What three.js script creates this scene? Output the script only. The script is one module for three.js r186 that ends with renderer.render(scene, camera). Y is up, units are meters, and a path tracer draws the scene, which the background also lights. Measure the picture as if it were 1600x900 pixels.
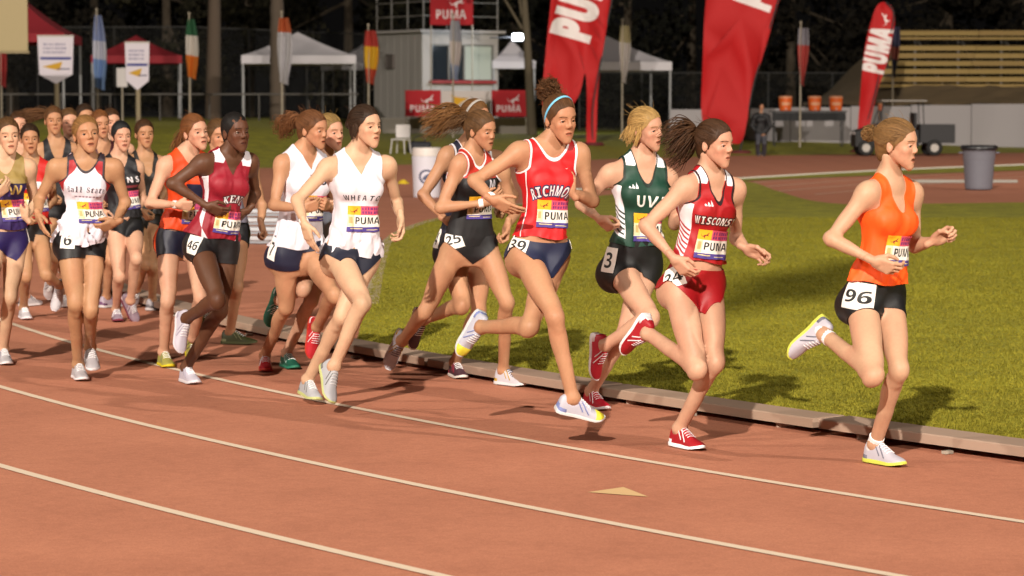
import * as THREE from 'three';
import { mergeGeometries } from 'three/addons/utils/BufferGeometryUtils.js';
import { RoundedBoxGeometry } from 'three/addons/geometries/RoundedBoxGeometry.js';

// ---------------------------------------------------------------- camera, sky, lights, exposure
const scene = new THREE.Scene();
const FOCAL = 4000, EYE = 1.62, HORIZON = 167;               // the photograph is 1600 x 900
const camera = new THREE.PerspectiveCamera(2 * Math.atan(450 / FOCAL) * 180 / Math.PI, 16 / 9, 0.5, 600);
const PITCH = Math.atan((450 - HORIZON) / FOCAL);
camera.position.set(0, EYE, 0);
camera.rotation.set(-PITCH, 0, 0);
camera.focus = 12.6; camera.userData.fStop = 5;                                 // a long lens: what lies far behind goes soft
scene.add(camera);

const renderer = new THREE.WebGLRenderer({ antialias: true });
renderer.setSize(1024, 576);
renderer.toneMapping = THREE.LinearToneMapping;
renderer.toneMappingExposure = 0.68;
renderer.shadowMap.enabled = true;
renderer.shadowMap.type = THREE.PCFSoftShadowMap;

{ // a night sky over a lit town: near black, a little warmer towards the horizon
  const w = 64, h = 32, d = new Float32Array(w * h * 4);
  for (let j = 0; j < h; j++) for (let i = 0; i < w; i++) {
    const el = ((j + .5) / h - .5) * 2, g = Math.exp(-Math.abs(el) * 5), o = (j * w + i) * 4;
    d[o] = .0030 + .0034 * g; d[o + 1] = .0030 + .0026 * g; d[o + 2] = .0036 + .0014 * g; d[o + 3] = 1;
  }
  const t = new THREE.DataTexture(d, w, h, THREE.RGBAFormat, THREE.FloatType);
  t.mapping = THREE.EquirectangularReflectionMapping; t.magFilter = THREE.LinearFilter; t.needsUpdate = true;
  scene.background = t; scene.environment = t;
}
// stadium floodlights, all outside the frame: [x, height, z, aim x, aim z, candela, colour]
const FLOODS = [
  [-15, 37, 60, 1, -22, 53000, 0xfff4e6, 30],
  [64, 42, 40, 2, -24, 27000, 0xfff4e6, 30],
  [46, 24, -42, -4, -100, 4200, 0xfff2e2, 44],
  [-44, 24, -40, 2, -95, 1700, 0xfff2e2, 44],
  [-70, 40, 12, 0, -22, 12000, 0xfff4e6, 30],
];

// ---------------------------------------------------------------- helpers
const V = (x, y, z) => new THREE.Vector3(x, y, z);
const D2R = Math.PI / 180;
const clamp = (x, a, b) => x < a ? a : x > b ? b : x;
const lerp = (a, b, t) => a + (b - a) * t;
const sstep = (a, b, x) => { const t = clamp((x - a) / (b - a), 0, 1); return t * t * (3 - 2 * t); };
function rng(seed) { let a = seed >>> 0; return () => { a = a + 0x6D2B79F5 | 0; let t = Math.imul(a ^ a >>> 15, 1 | a); t = t + Math.imul(t ^ t >>> 7, 61 | t) ^ t; return ((t ^ t >>> 14) >>> 0) / 4294967296; }; }
const hash3 = (x, y, z) => { let h = Math.imul(x, 374761393) + Math.imul(y, 668265263) + Math.imul(z, 2147483647 ^ 1274126177) | 0; h = Math.imul(h ^ h >>> 13, 1274126177); return ((h ^ h >>> 16) >>> 0) / 4294967296; };
function noise3(x, y, z) {
  const X = Math.floor(x), Y = Math.floor(y), Z = Math.floor(z), f = t => t * t * (3 - 2 * t), u = f(x - X), v = f(y - Y), w = f(z - Z);
  const L = (a, b, t) => a + (b - a) * t;
  return L(L(L(hash3(X, Y, Z), hash3(X + 1, Y, Z), u), L(hash3(X, Y + 1, Z), hash3(X + 1, Y + 1, Z), u), v),
    L(L(hash3(X, Y, Z + 1), hash3(X + 1, Y, Z + 1), u), L(hash3(X, Y + 1, Z + 1), hash3(X + 1, Y + 1, Z + 1), u), v), w) * 2 - 1;
}
const fbm = (x, y, z, o = 4) => { let s = 0, a = .5; for (let i = 0; i < o; i++) { s += a * noise3(x, y, z); x = x * 2.03 + 7.1; y = y * 2.03 + 3.7; z = z * 2.03 + 1.3; a *= .5; } return s; };
const rayDir = (px, py) => {
  const dx = (px - 800) / FOCAL, dy = (450 - py) / FOCAL, c = Math.cos(PITCH), s = Math.sin(PITCH);
  return V(dx, dy * c - s, -dy * s - c);
};
const at = (px, py, Z) => { const d = rayDir(px, py); d.multiplyScalar(Z / -d.z); d.y += EYE; return d; };      // the point seen at a pixel, Z metres ahead
const ground = (px, py, h = 0) => { const d = rayDir(px, py); d.multiplyScalar((h - EYE) / d.y); d.y = h; return d; };

const names = {};
const numbered = n => { const k = names[n] = (names[n] ?? -1) + 1; return k ? `${n}_${String(k).padStart(3, '0')}` : n; };
const sh = o => { o.castShadow = true; o.receiveShadow = true; return o; };
function mesh(name, geo, mat, parent) { const m = sh(new THREE.Mesh(geo, mat)); m.name = parent ? name : numbered(name); (parent || scene).add(m); return m; }
function thing(name, label, category, pos, turn = 0, group) {
  const o = new THREE.Group(); o.name = numbered(name); scene.add(o); o.position.copy(pos); o.rotation.y = turn;
  o.userData = { label, category }; if (group) o.userData.group = group; return o;
}
function tag(o, label, category, group) { o.userData.label = label; o.userData.category = category; if (group) o.userData.group = group; return o; }
function struct(name, geo, mat) { const m = mesh(name, geo, mat); m.userData.kind = 'structure'; return m; }
const std = (color, roughness = .8, o = {}) => new THREE.MeshStandardMaterial({ color, roughness, ...o });
const lin = (r, g, b) => new THREE.Color().setRGB(r, g, b);
const box = (w, h, d, x = 0, y = 0, z = 0, r = 0) => (r ? new RoundedBoxGeometry(w, h, d, 2, r) : new THREE.BoxGeometry(w, h, d)).translate(x, y, z);
const cyl = (r0, r1, h, x = 0, y = 0, z = 0, n = 14) => new THREE.CylinderGeometry(r0, r1, h, n).translate(x, y, z);
function bar(a, b, r0, r1 = r0, n = 8) {
  const d = b.clone().sub(a), g = new THREE.CylinderGeometry(r1, r0, d.length(), n);
  g.applyQuaternion(new THREE.Quaternion().setFromUnitVectors(V(0, 1, 0), d.clone().normalize()));
  return g.translate((a.x + b.x) / 2, (a.y + b.y) / 2, (a.z + b.z) / 2);
}
function boxBar(a, b, w, h) { // a squared bar from a to b
  const d = b.clone().sub(a), m = new THREE.Matrix4().lookAt(b, a, V(0, 1, 0)), g = new THREE.BoxGeometry(w, h, d.length());
  return g.applyMatrix4(m).translate((a.x + b.x) / 2, (a.y + b.y) / 2, (a.z + b.z) / 2);
}
const merge = list => mergeGeometries(list.map(g => { const h = g.index ? g.toNonIndexed() : g; for (const k of Object.keys(h.attributes)) if (!['position', 'normal', 'uv'].includes(k)) h.deleteAttribute(k); return h; }));
function canvasTex(w, h, draw, o = {}) {
  const c = document.createElement('canvas'); c.width = w; c.height = h; draw(c.getContext('2d'), w, h);
  const t = new THREE.CanvasTexture(c); t.colorSpace = THREE.SRGBColorSpace; t.wrapS = t.wrapT = o.wrap ?? THREE.ClampToEdgeWrapping; t.magFilter = THREE.LinearFilter; return t;
}
function dataTex(n, fn, srgb = true, rep = 1) { // fn(u, v) -> [r, g, b] in 0..1
  const d = new Uint8Array(n * n * 4);
  for (let j = 0; j < n; j++) for (let i = 0; i < n; i++) { const c = fn(i, j), o = (j * n + i) * 4; d[o] = clamp(c[0], 0, 1) * 255; d[o + 1] = clamp(c[1], 0, 1) * 255; d[o + 2] = clamp(c[2], 0, 1) * 255; d[o + 3] = 255; }
  const t = new THREE.DataTexture(d, n, n); t.wrapS = t.wrapT = THREE.RepeatWrapping; t.magFilter = THREE.LinearFilter; t.colorSpace = srgb ? THREE.SRGBColorSpace : THREE.NoColorSpace; t.repeat.set(rep, rep); t.needsUpdate = true; return t;
}
// noise that tiles over n texels
function tileNoise(n, cells, seed) {
  const r = rng(seed), g = new Float32Array(cells * cells).map(() => r());
  return (i, j) => {
    const x = i / n * cells, y = j / n * cells, X = Math.floor(x), Y = Math.floor(y), f = t => t * t * (3 - 2 * t), u = f(x - X), v = f(y - Y), m = k => (k % cells + cells) % cells;
    return lerp(lerp(g[m(Y) * cells + m(X)], g[m(Y) * cells + m(X + 1)], u), lerp(g[m(Y + 1) * cells + m(X)], g[m(Y + 1) * cells + m(X + 1)], u), v);
  };
}
// ---------------------------------------------------------------- distance fields and their meshes
const smin = (a, b, k) => { const h = Math.max(k - Math.abs(a - b), 0) / k; return Math.min(a, b) - h * h * k * .25; };
const smax = (a, b, k) => -smin(-a, -b, k);
function cap(a, b, ra, rb = ra) {
  const ax = a.x, ay = a.y, az = a.z, bx = b.x - ax, by = b.y - ay, bz = b.z - az, i = 1 / Math.max(bx * bx + by * by + bz * bz, 1e-9);
  return (x, y, z) => { x -= ax; y -= ay; z -= az; let t = (x * bx + y * by + z * bz) * i; t = t < 0 ? 0 : t > 1 ? 1 : t; x -= bx * t; y -= by * t; z -= bz * t; return Math.sqrt(x * x + y * y + z * z) - ra - (rb - ra) * t; };
}
function ell(c, X, Y, Z, rx, ry, rz) {
  const cx = c.x, cy = c.y, cz = c.z, a = X, b = Y, d = Z;
  return (x, y, z) => {
    x -= cx; y -= cy; z -= cz;
    const u = (x * a.x + y * a.y + z * a.z) / rx, v = (x * b.x + y * b.y + z * b.z) / ry, w = (x * d.x + y * d.y + z * d.z) / rz;
    const k0 = Math.sqrt(u * u + v * v + w * w), k1 = Math.sqrt(u * u / (rx * rx) + v * v / (ry * ry) + w * w / (rz * rz));
    return k1 < 1e-6 ? -Math.min(rx, ry, rz) : k0 * (k0 - 1) / k1;
  };
}
const EX = V(1, 0, 0), EY = V(0, 1, 0), EZ = V(0, 0, 1);
const ell0 = (x, y, z, rx, ry, rz) => ell(V(x, y, z), EX, EY, EZ, rx, ry, rz);
const blend = (list, k) => (x, y, z) => { let d = list[0](x, y, z); for (let i = 1; i < list.length; i++) d = smin(d, list[i](x, y, z), k); return d; };
// surface nets over the blocks of a grid that the surface passes through
function netMesh(f, lo, hi, h) {
  const B = 6, nx = Math.ceil((hi.x - lo.x) / h / B) * B + 1, ny = Math.ceil((hi.y - lo.y) / h / B) * B + 1, nz = Math.ceil((hi.z - lo.z) / h / B) * B + 1;
  const val = new Float32Array(nx * ny * nz).fill(NaN), I = (i, j, k) => (k * ny + j) * nx + i, R = B * h * .87 * 1.25 + .012, act = [];
  for (let k = 0; k < nz - 1; k += B) for (let j = 0; j < ny - 1; j += B) for (let i = 0; i < nx - 1; i += B) {
    if (Math.abs(f(lo.x + (i + B / 2) * h, lo.y + (j + B / 2) * h, lo.z + (k + B / 2) * h)) > R) continue;
    act.push([i, j, k]);
    for (let c = k; c <= k + B; c++) for (let b = j; b <= j + B; b++) for (let a = i; a <= i + B; a++) { const q = I(a, b, c); if (val[q] !== val[q]) val[q] = f(lo.x + a * h, lo.y + b * h, lo.z + c * h); }
  }
  const cell = new Map(), pos = [], idx = [];
  for (const [i0, j0, k0] of act) for (let k = k0; k < k0 + B; k++) for (let j = j0; j < j0 + B; j++) for (let i = i0; i < i0 + B; i++) {
    let n = 0, sx = 0, sy = 0, sz = 0; const q = I(i, j, k);
    const v = [val[q], val[q + 1], val[q + nx], val[q + nx + 1], val[q + nx * ny], val[q + nx * ny + 1], val[q + nx * ny + nx], val[q + nx * ny + nx + 1]];
    let s = 0; for (let c = 0; c < 8; c++) if (v[c] < 0) s++;
    if (s === 0 || s === 8) continue;
    for (let c = 0; c < 8; c++) for (const b of [1, 2, 4]) if (!(c & b)) { const p = v[c], r = v[c | b]; if ((p < 0) !== (r < 0)) { const t = p / (p - r); sx += (c & 1) + (b === 1 ? t : 0); sy += (c >> 1 & 1) + (b === 2 ? t : 0); sz += (c >> 2 & 1) + (b === 4 ? t : 0); n++; } }
    cell.set(q, pos.length / 3); pos.push(lo.x + (i + sx / n) * h, lo.y + (j + sy / n) * h, lo.z + (k + sz / n) * h);
  }
  const S = [1, nx, nx * ny];
  for (const q of cell.keys()) for (let a = 0; a < 3; a++) {
    const p = val[q], r = val[q + S[a]]; if ((p < 0) === (r < 0)) continue;
    const u = S[(a + 1) % 3], w = S[(a + 2) % 3], A = cell.get(q), Bq = cell.get(q - u), C = cell.get(q - u - w), Dq = cell.get(q - w);
    if (Bq === undefined || C === undefined || Dq === undefined) continue;
    if (p < 0) idx.push(A, Bq, C, A, C, Dq); else idx.push(A, C, Bq, A, Dq, C);
  }
  return { pos, idx };
}
// keep the part of a mesh where g(x, y, z) > 0, cutting triangles along g = 0
function clipMesh(m, g) {
  const P = m.pos, val = new Float32Array(P.length / 3), pos = [], idx = [], old = new Map(), cut = new Map();
  for (let i = 0; i < val.length; i++) { val[i] = g(P[3 * i], P[3 * i + 1], P[3 * i + 2]); if (Math.abs(val[i]) < 1e-5) val[i] = 1e-5; }
  const keep = i => { let k = old.get(i); if (k === undefined) { k = pos.length / 3; pos.push(P[3 * i], P[3 * i + 1], P[3 * i + 2]); old.set(i, k); } return k; };
  const mid = (i, j) => { if (i > j) [i, j] = [j, i]; const key = i * 4194304 + j; let k = cut.get(key); if (k === undefined) { const t = val[i] / (val[i] - val[j]); k = pos.length / 3; for (let c = 0; c < 3; c++) pos.push(lerp(P[3 * i + c], P[3 * j + c], t)); cut.set(key, k); } return k; };
  for (let t = 0; t < m.idx.length; t += 3) {
    const q = [m.idx[t], m.idx[t + 1], m.idx[t + 2]], out = [];
    for (let e = 0; e < 3; e++) { const a = q[e], b = q[(e + 1) % 3]; if (val[a] > 0) out.push(keep(a)); if ((val[a] > 0) !== (val[b] > 0)) out.push(mid(a, b)); }
    for (let e = 2; e < out.length; e++) idx.push(out[0], out[e - 1], out[e]);
  }
  return { pos, idx };
}
function meshNormals(m) {
  const P = m.pos, N = new Float32Array(P.length);
  for (let t = 0; t < m.idx.length; t += 3) {
    const a = m.idx[t] * 3, b = m.idx[t + 1] * 3, c = m.idx[t + 2] * 3, ux = P[b] - P[a], uy = P[b + 1] - P[a + 1], uz = P[b + 2] - P[a + 2], vx = P[c] - P[a], vy = P[c + 1] - P[a + 1], vz = P[c + 2] - P[a + 2];
    const x = uy * vz - uz * vy, y = uz * vx - ux * vz, z = ux * vy - uy * vx;
    for (const q of [a, b, c]) { N[q] += x; N[q + 1] += y; N[q + 2] += z; }
  }
  for (let i = 0; i < N.length; i += 3) { const l = Math.hypot(N[i], N[i + 1], N[i + 2]) || 1; N[i] /= l; N[i + 1] /= l; N[i + 2] /= l; }
  return N;
}
// cloth: push a cut mesh out, and give its open edges a turned-in hem
function clothGeometry(m, uv, hem = .006, push = 0) {
  const N = meshNormals(m), pos = m.pos.slice(), nor = Array.from(N), idx = m.idx.slice(), count = new Map();
  if (push) for (let i = 0; i < pos.length; i++) pos[i] += N[i] * push;
  for (let t = 0; t < idx.length; t += 3) for (let e = 0; e < 3; e++) { const a = idx[t + e], b = idx[t + (e + 1) % 3], k = Math.min(a, b) * 4194304 + Math.max(a, b); count.set(k, count.has(k) ? null : [a, b]); }
  const src = Array.from({ length: pos.length / 3 }, (_, i) => i);
  for (const e of count.values()) if (e) {
    const [a, b] = e, s = pos.length / 3, ex = pos[3 * b] - pos[3 * a], ey = pos[3 * b + 1] - pos[3 * a + 1], ez = pos[3 * b + 2] - pos[3 * a + 2], el = Math.hypot(ex, ey, ez) || 1;
    const n = [(N[3 * a] + N[3 * b]) / 2, (N[3 * a + 1] + N[3 * b + 1]) / 2, (N[3 * a + 2] + N[3 * b + 2]) / 2], o = [(ey * n[2] - ez * n[1]) / el, (ez * n[0] - ex * n[2]) / el, (ex * n[1] - ey * n[0]) / el];
    for (const [v, d] of [[a, 0], [b, 0], [b, hem], [a, hem]]) { for (let c = 0; c < 3; c++) { pos.push(pos[3 * v + c] - N[3 * v + c] * d); nor.push(o[c]); } src.push(v); }
    idx.push(s, s + 2, s + 1, s, s + 3, s + 2);
  }
  // un-index so that the seam of the wrapped texture can be repaired triangle by triangle
  const n = idx.length, p2 = new Float32Array(n * 3), n2 = new Float32Array(n * 3), t2 = new Float32Array(n * 2), cache = new Map();
  for (let i = 0; i < n; i++) {
    const v = idx[i], s = src[v]; for (let c = 0; c < 3; c++) { p2[3 * i + c] = pos[3 * v + c]; n2[3 * i + c] = nor[3 * v + c]; }
    if (uv) { let q = cache.get(s); if (!q) cache.set(s, q = uv(m.pos[3 * s], m.pos[3 * s + 1], m.pos[3 * s + 2])); t2[2 * i] = q[0]; t2[2 * i + 1] = q[1]; }
  }
  if (uv) for (let i = 0; i < n; i += 3) { const mx = Math.max(t2[2 * i], t2[2 * i + 2], t2[2 * i + 4]); for (let c = 0; c < 3; c++) if (mx - t2[2 * (i + c)] > .5) t2[2 * (i + c)] += 1; }
  const g = new THREE.BufferGeometry();
  g.setAttribute('position', new THREE.BufferAttribute(p2, 3)); g.setAttribute('normal', new THREE.BufferAttribute(n2, 3)); g.setAttribute('uv', new THREE.BufferAttribute(t2, 2));
  return g;
}
// several indexed meshes, each with a vertex colour function, into one geometry
function joinMeshes(parts) {
  const pos = [], nor = [], col = [], idx = [];
  for (const { m, N, color, M } of parts) {
    const o = pos.length / 3, v = V(0, 0, 0), n3 = M && new THREE.Matrix3().getNormalMatrix(M), flip = M && M.determinant() < 0;
    for (let i = 0; i < m.pos.length; i += 3) {
      const c = color(m.pos[i], m.pos[i + 1], m.pos[i + 2]); col.push(c[0], c[1], c[2]);
      v.set(m.pos[i], m.pos[i + 1], m.pos[i + 2]); if (M) v.applyMatrix4(M); pos.push(v.x, v.y, v.z);
      v.set(N[i], N[i + 1], N[i + 2]); if (M) v.applyMatrix3(n3).normalize(); nor.push(v.x, v.y, v.z);
    }
    for (let i = 0; i < m.idx.length; i += 3) flip ? idx.push(m.idx[i] + o, m.idx[i + 2] + o, m.idx[i + 1] + o) : idx.push(m.idx[i] + o, m.idx[i + 1] + o, m.idx[i + 2] + o);
  }
  const g = new THREE.BufferGeometry();
  g.setAttribute('position', new THREE.Float32BufferAttribute(pos, 3)); g.setAttribute('normal', new THREE.Float32BufferAttribute(nor, 3)); g.setAttribute('color', new THREE.Float32BufferAttribute(col, 3)); g.setIndex(idx);
  return g;
}
// many thin tapering strands as one geometry; each strand: { p: [Vector3...], r0, r1, c: [r, g, b] }
function strandGeometry(strands, sides = 4) {
  const pos = [], nor = [], col = [], idx = [];
  for (const { p, r0, r1, c } of strands) {
    const o = pos.length / 3, n = p.length; let ref = V(.3, .9, .2);
    for (let i = 0; i < n; i++) {
      const t = p[Math.min(i + 1, n - 1)].clone().sub(p[Math.max(i - 1, 0)]).normalize(), a = ref.clone().cross(t).normalize(), b = t.clone().cross(a); ref = b.clone();
      const u = i / (n - 1), r = lerp(r0, r1, u * u) * (i === 0 ? .35 : 1);
      for (let s = 0; s < sides; s++) { const w = s / sides * 2 * Math.PI, x = Math.cos(w), y = Math.sin(w), d = a.clone().multiplyScalar(x).addScaledVector(b, y); pos.push(p[i].x + d.x * r, p[i].y + d.y * r, p[i].z + d.z * r); nor.push(d.x, d.y, d.z); col.push(...c); }
    }
    for (let i = 0; i < n - 1; i++) for (let s = 0; s < sides; s++) { const A = o + i * sides + s, B = o + i * sides + (s + 1) % sides; idx.push(A, B, B + sides, A, B + sides, A + sides); }
  }
  const g = new THREE.BufferGeometry();
  g.setAttribute('position', new THREE.Float32BufferAttribute(pos, 3)); g.setAttribute('normal', new THREE.Float32BufferAttribute(nor, 3)); g.setAttribute('color', new THREE.Float32BufferAttribute(col, 3)); g.setIndex(idx);
  return g;
}
// ---------------------------------------------------------------- people: head, hands, shoes in their own frames
// head frame: x to the person's left, y up, z forward, origin half way between chin and crown
const HEADS = {};
function headMesh(kind) {
  if (HEADS[kind]) return HEADS[kind];
  const r = rng(kind * 77 + 5), jw = .95 + .1 * r(), ck = .9 + .2 * r(), ns = .92 + .16 * r(), open = [.009, .003, .006, .0075][kind % 4];
  const k = .016;
  const skull = blend([ell0(0, .036, -.014, .071, .080, .092), ell0(0, .034, .02, .062, .066, .066), ell0(0, -.022, .028, .0485 * jw, .064, .054)], .03);
  const face = [];
  for (const s of [-1, 1]) {
    face.push(cap(V(s * .042 * jw, -.034, -.002), V(s * .009, -.092, .062), .0145, .012));         // jaw
    face.push(ell0(s * .039, -.021, .056, .019 * ck, .016, .017));                                   // cheekbone
    face.push(cap(V(s * .012, .028, .078), V(s * .042, .028, .064), .0055, .0055));                   // brow ridge
  }
  for (const s of [-1, 1]) face.push(ell0(s * .030 * jw, -.052, .046, .021, .027, .024), ell0(s * .018, -.078, .056, .016, .016, .016));
  face.push(ell0(0, -.095, .066, .0145, .0135, .013));
  face.push(ell0(0, -.06, .064, .023, .02, .018));
  const base = (x, y, z) => { let d = skull(x, y, z); for (const p of face) d = smin(d, p(x, y, z), .022); return d; };
  const nose = blend([cap(V(0, .016, .082), V(0, -.016, .0965 * ns), .0065, .0078), ell0(0, -.020, .096 * ns, .0095, .008, .008), ell0(-.010, -.026, .0895, .0065, .006, .008), ell0(.010, -.026, .0895, .0065, .006, .008)], .009);
  const sock = [-1, 1].map(s => blend([cap(V(s * .021, .0025, .0885), V(s * .044, .0035, .082), .0085)], .004));
  const lid = [-1, 1].map(s => blend([cap(V(s * .0185, .001, .0785), V(s * .026, .0078, .0815), .0024), cap(V(s * .026, .0078, .0815), V(s * .038, .0078, .079), .0024), cap(V(s * .038, .0078, .079), V(s * .0465, .001, .0715), .0024)], .003));
  const up = blend([cap(V(-.019, -.0575, .079), V(-.005, -.0535, .0858), .003, .0036), cap(V(.019, -.0575, .079), V(.005, -.0535, .0858), .003, .0036)], .004);
  const low = cap(V(-.011, -.0635 - open, .0815), V(.011, -.0635 - open, .0815), .0042);
  const gap = cap(V(-.018, -.0583 - open / 2, .086), V(.018, -.0583 - open / 2, .086), .0009 + open / 2);
  const ears = [-1, 1].map(s => { const X = V(.95, 0, s * .3).normalize(), Z = V(-s * .3, 0, .95).normalize(); return (x, y, z) => Math.max(ell(V(s * .0725, -.004, -.012), X, V(0, 1, -.12).normalize(), Z, .008, .028, .016)(x, y, z), -ell(V(s * .083, .002, -.006), X, EY, Z, .007, .017, .009)(x, y, z)); });
  const neck = cap(V(0, -.05, -.028), V(0, -.155, -.05), .0405, .034);
  const front = (x, y) => { let z = .13; for (let i = 0; i < 40; i++) { const d = f(x, y, z); if (d < .0004) break; z -= Math.max(d * .8, .0006); } return z; };
  const f = (x, y, z) => {
    let d = base(x, y, z);
    for (const s of sock) d = smax(d, -s(x, y, z), .014);
    d = smin(d, nose(x, y, z), .012);
    for (const s of lid) d = smin(d, s(x, y, z), .004);
    d = smin(d, up(x, y, z), .006); d = smin(d, low(x, y, z), .006); d = smax(d, -gap(x, y, z), .003);
    d = smin(d, neck(x, y, z), .022);
    for (const e of ears) d = smin(d, e(x, y, z), .006);
    return d;
  };
  const m = netMesh(f, V(-.1, -.205, -.13), V(.1, .13, .125), .0034), N = meshNormals(m);
  const lipsAt = (x, y, z) => z > .07 && Math.min(up(x, y, z), low(x, y, z)) < .0013;
  const mouthAt = (x, y, z) => open > 0 && z > .06 && gap(x, y, z) < .0012;
  return HEADS[kind] = { m, N, lipsAt, mouthAt, front };
}
function headColor(skin, H) {
  const lip = [skin[0] * .82, skin[1] * .52, skin[2] * .5];
  return (x, y, z) => {
    if (H.mouthAt(x, y, z)) return [skin[0] * .35, skin[1] * .2, skin[2] * .18];
    if (H.lipsAt(x, y, z)) return lip;
    const n = 1 + .06 * noise3(x * 90, y * 90, z * 90), red = .93 + .07 * noise3(x * 40 + 3, y * 40, z * 40), blush = z > 0 ? Math.exp(-((Math.abs(x) - .045) ** 2 + (y + .035) ** 2) / .0007) * .08 : 0;
    return [skin[0] * n, skin[1] * n * (1 - blush) * red, skin[2] * n * (1 - blush) * red];
  };
}
const eyeGeo = (() => { // a ball whose vertices carry white, iris and pupil
  const g = new THREE.SphereGeometry(.0109, 26, 20); g.rotateX(Math.PI / 2);
  const p = g.attributes.position, c = []; 
  for (let i = 0; i < p.count; i++) { const z = p.getZ(i) / .0109; c.push(...(z > .93 ? [.01, .008, .007] : z > .70 ? [.045, .03, .02] : [.46, .42, .38])); }
  g.setAttribute('color', new THREE.Float32BufferAttribute(c, 3)); return g;
})();
const matEye = new THREE.MeshPhysicalMaterial({ vertexColors: true, roughness: .3, specularIntensity: .4 });
// right hand: y along the fingers, x to the thumb, z out of the palm; kind sets how far the fingers close
const HANDS = {};
function handMesh(kind) {
  if (HANDS[kind]) return HANDS[kind];
  const C = { fist: [62, 78, 50], loose: [34, 48, 30], open: [12, 18, 12] }[kind], list = [], palm = [];
  const fx = [.0275, .0095, -.0085, -.0255], fy = [.083, .087, .083, .074], L = [[.038, .023, .018], [.042, .026, .018], [.039, .024, .018], [.031, .018, .016]], spread = [4, 1, -3, -7];
  for (let i = 0; i < 4; i++) palm.push(cap(V(fx[i] * .62, .008, 0), V(fx[i], fy[i], 0), .0125, .0105));
  palm.push(ell0(.022, .03, .007, .017, .028, .013)); palm.push(ell0(-.02, .03, .005, .014, .03, .012));
  palm.push(cap(V(0, -.035, 0), V(0, .01, 0), .0185, .021));
  const P = blend(palm, .012);
  const rot = (v, a) => V(v.x, v.y * Math.cos(a) - 0, v.y * Math.sin(a));
  for (let i = 0; i < 4; i++) {
    let p = V(fx[i], fy[i], 0), ang = 0; const ch = [];
    for (let j = 0; j < 3; j++) {
      ang += (C[j] + (i - 1.5) * 4) * D2R;
      const q = p.clone().add(V(Math.sin(spread[i] * D2R) * Math.cos(ang), Math.cos(ang), Math.sin(ang)).multiplyScalar(L[i][j]));
      const s = i === 3 ? .86 : 1; ch.push(cap(p, q, [.0088, .0079, .0072][j] * s, [.0079, .0072, .0062][j] * s)); p = q;
    }
    list.push(blend(ch, .004));
  }
  const th = kind === 'open' ? [V(.024, .018, .006), V(.047, .046, .016), V(.058, .072, .022), V(.063, .092, .024)] : kind === 'loose' ? [V(.024, .018, .006), V(.044, .046, .02), V(.043, .074, .032), V(.036, .094, .038)] : [V(.024, .018, .008), V(.041, .044, .024), V(.034, .068, .042), V(.018, .08, .05)];
  list.push(blend([cap(th[0], th[1], .0135, .0105), cap(th[1], th[2], .0105, .0088), cap(th[2], th[3], .0088, .007)], .006));
  const f = (x, y, z) => { let d = P(x, y, z); for (const q of list) d = smin(d, q(x, y, z), .0035); return d; };
  const m = netMesh(f, V(-.055, -.06, -.03), V(.085, .2, .125), .0031);
  return HANDS[kind] = { m, N: meshNormals(m) };
}
// shoe: z to the toe, y up, sole at y = 0, ankle over z = 0
function ring(list, closed = true) { // skin rings of equal length into a geometry
  const n = list[0].length, pos = [], uv = [], idx = [];
  list.forEach((r, i) => r.forEach((p, j) => { pos.push(p[0], p[1], p[2]); uv.push(j / n, i / (list.length - 1)); }));
  for (let i = 0; i < list.length - 1; i++) for (let j = 0; j < (closed ? n : n - 1); j++) { const a = i * n + j, b = i * n + (j + 1) % n; idx.push(a, b, b + n, a, b + n, a + n); }
  for (const [i, s] of [[0, 1], [list.length - 1, -1]]) { const c = list[i].reduce((q, p) => [q[0] + p[0] / n, q[1] + p[1] / n, q[2] + p[2] / n], [0, 0, 0]), o = pos.length / 3; pos.push(...c); uv.push(.5, .5); for (let j = 0; j < n; j++) { const a = i * n + j, b = i * n + (j + 1) % n; s > 0 ? idx.push(o, b, a) : idx.push(o, a, b); } }
  const g = new THREE.BufferGeometry(); g.setAttribute('position', new THREE.Float32BufferAttribute(pos, 3)); g.setAttribute('uv', new THREE.Float32BufferAttribute(uv, 2)); g.setIndex(idx); g.computeVertexNormals(); return g;
}
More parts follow.
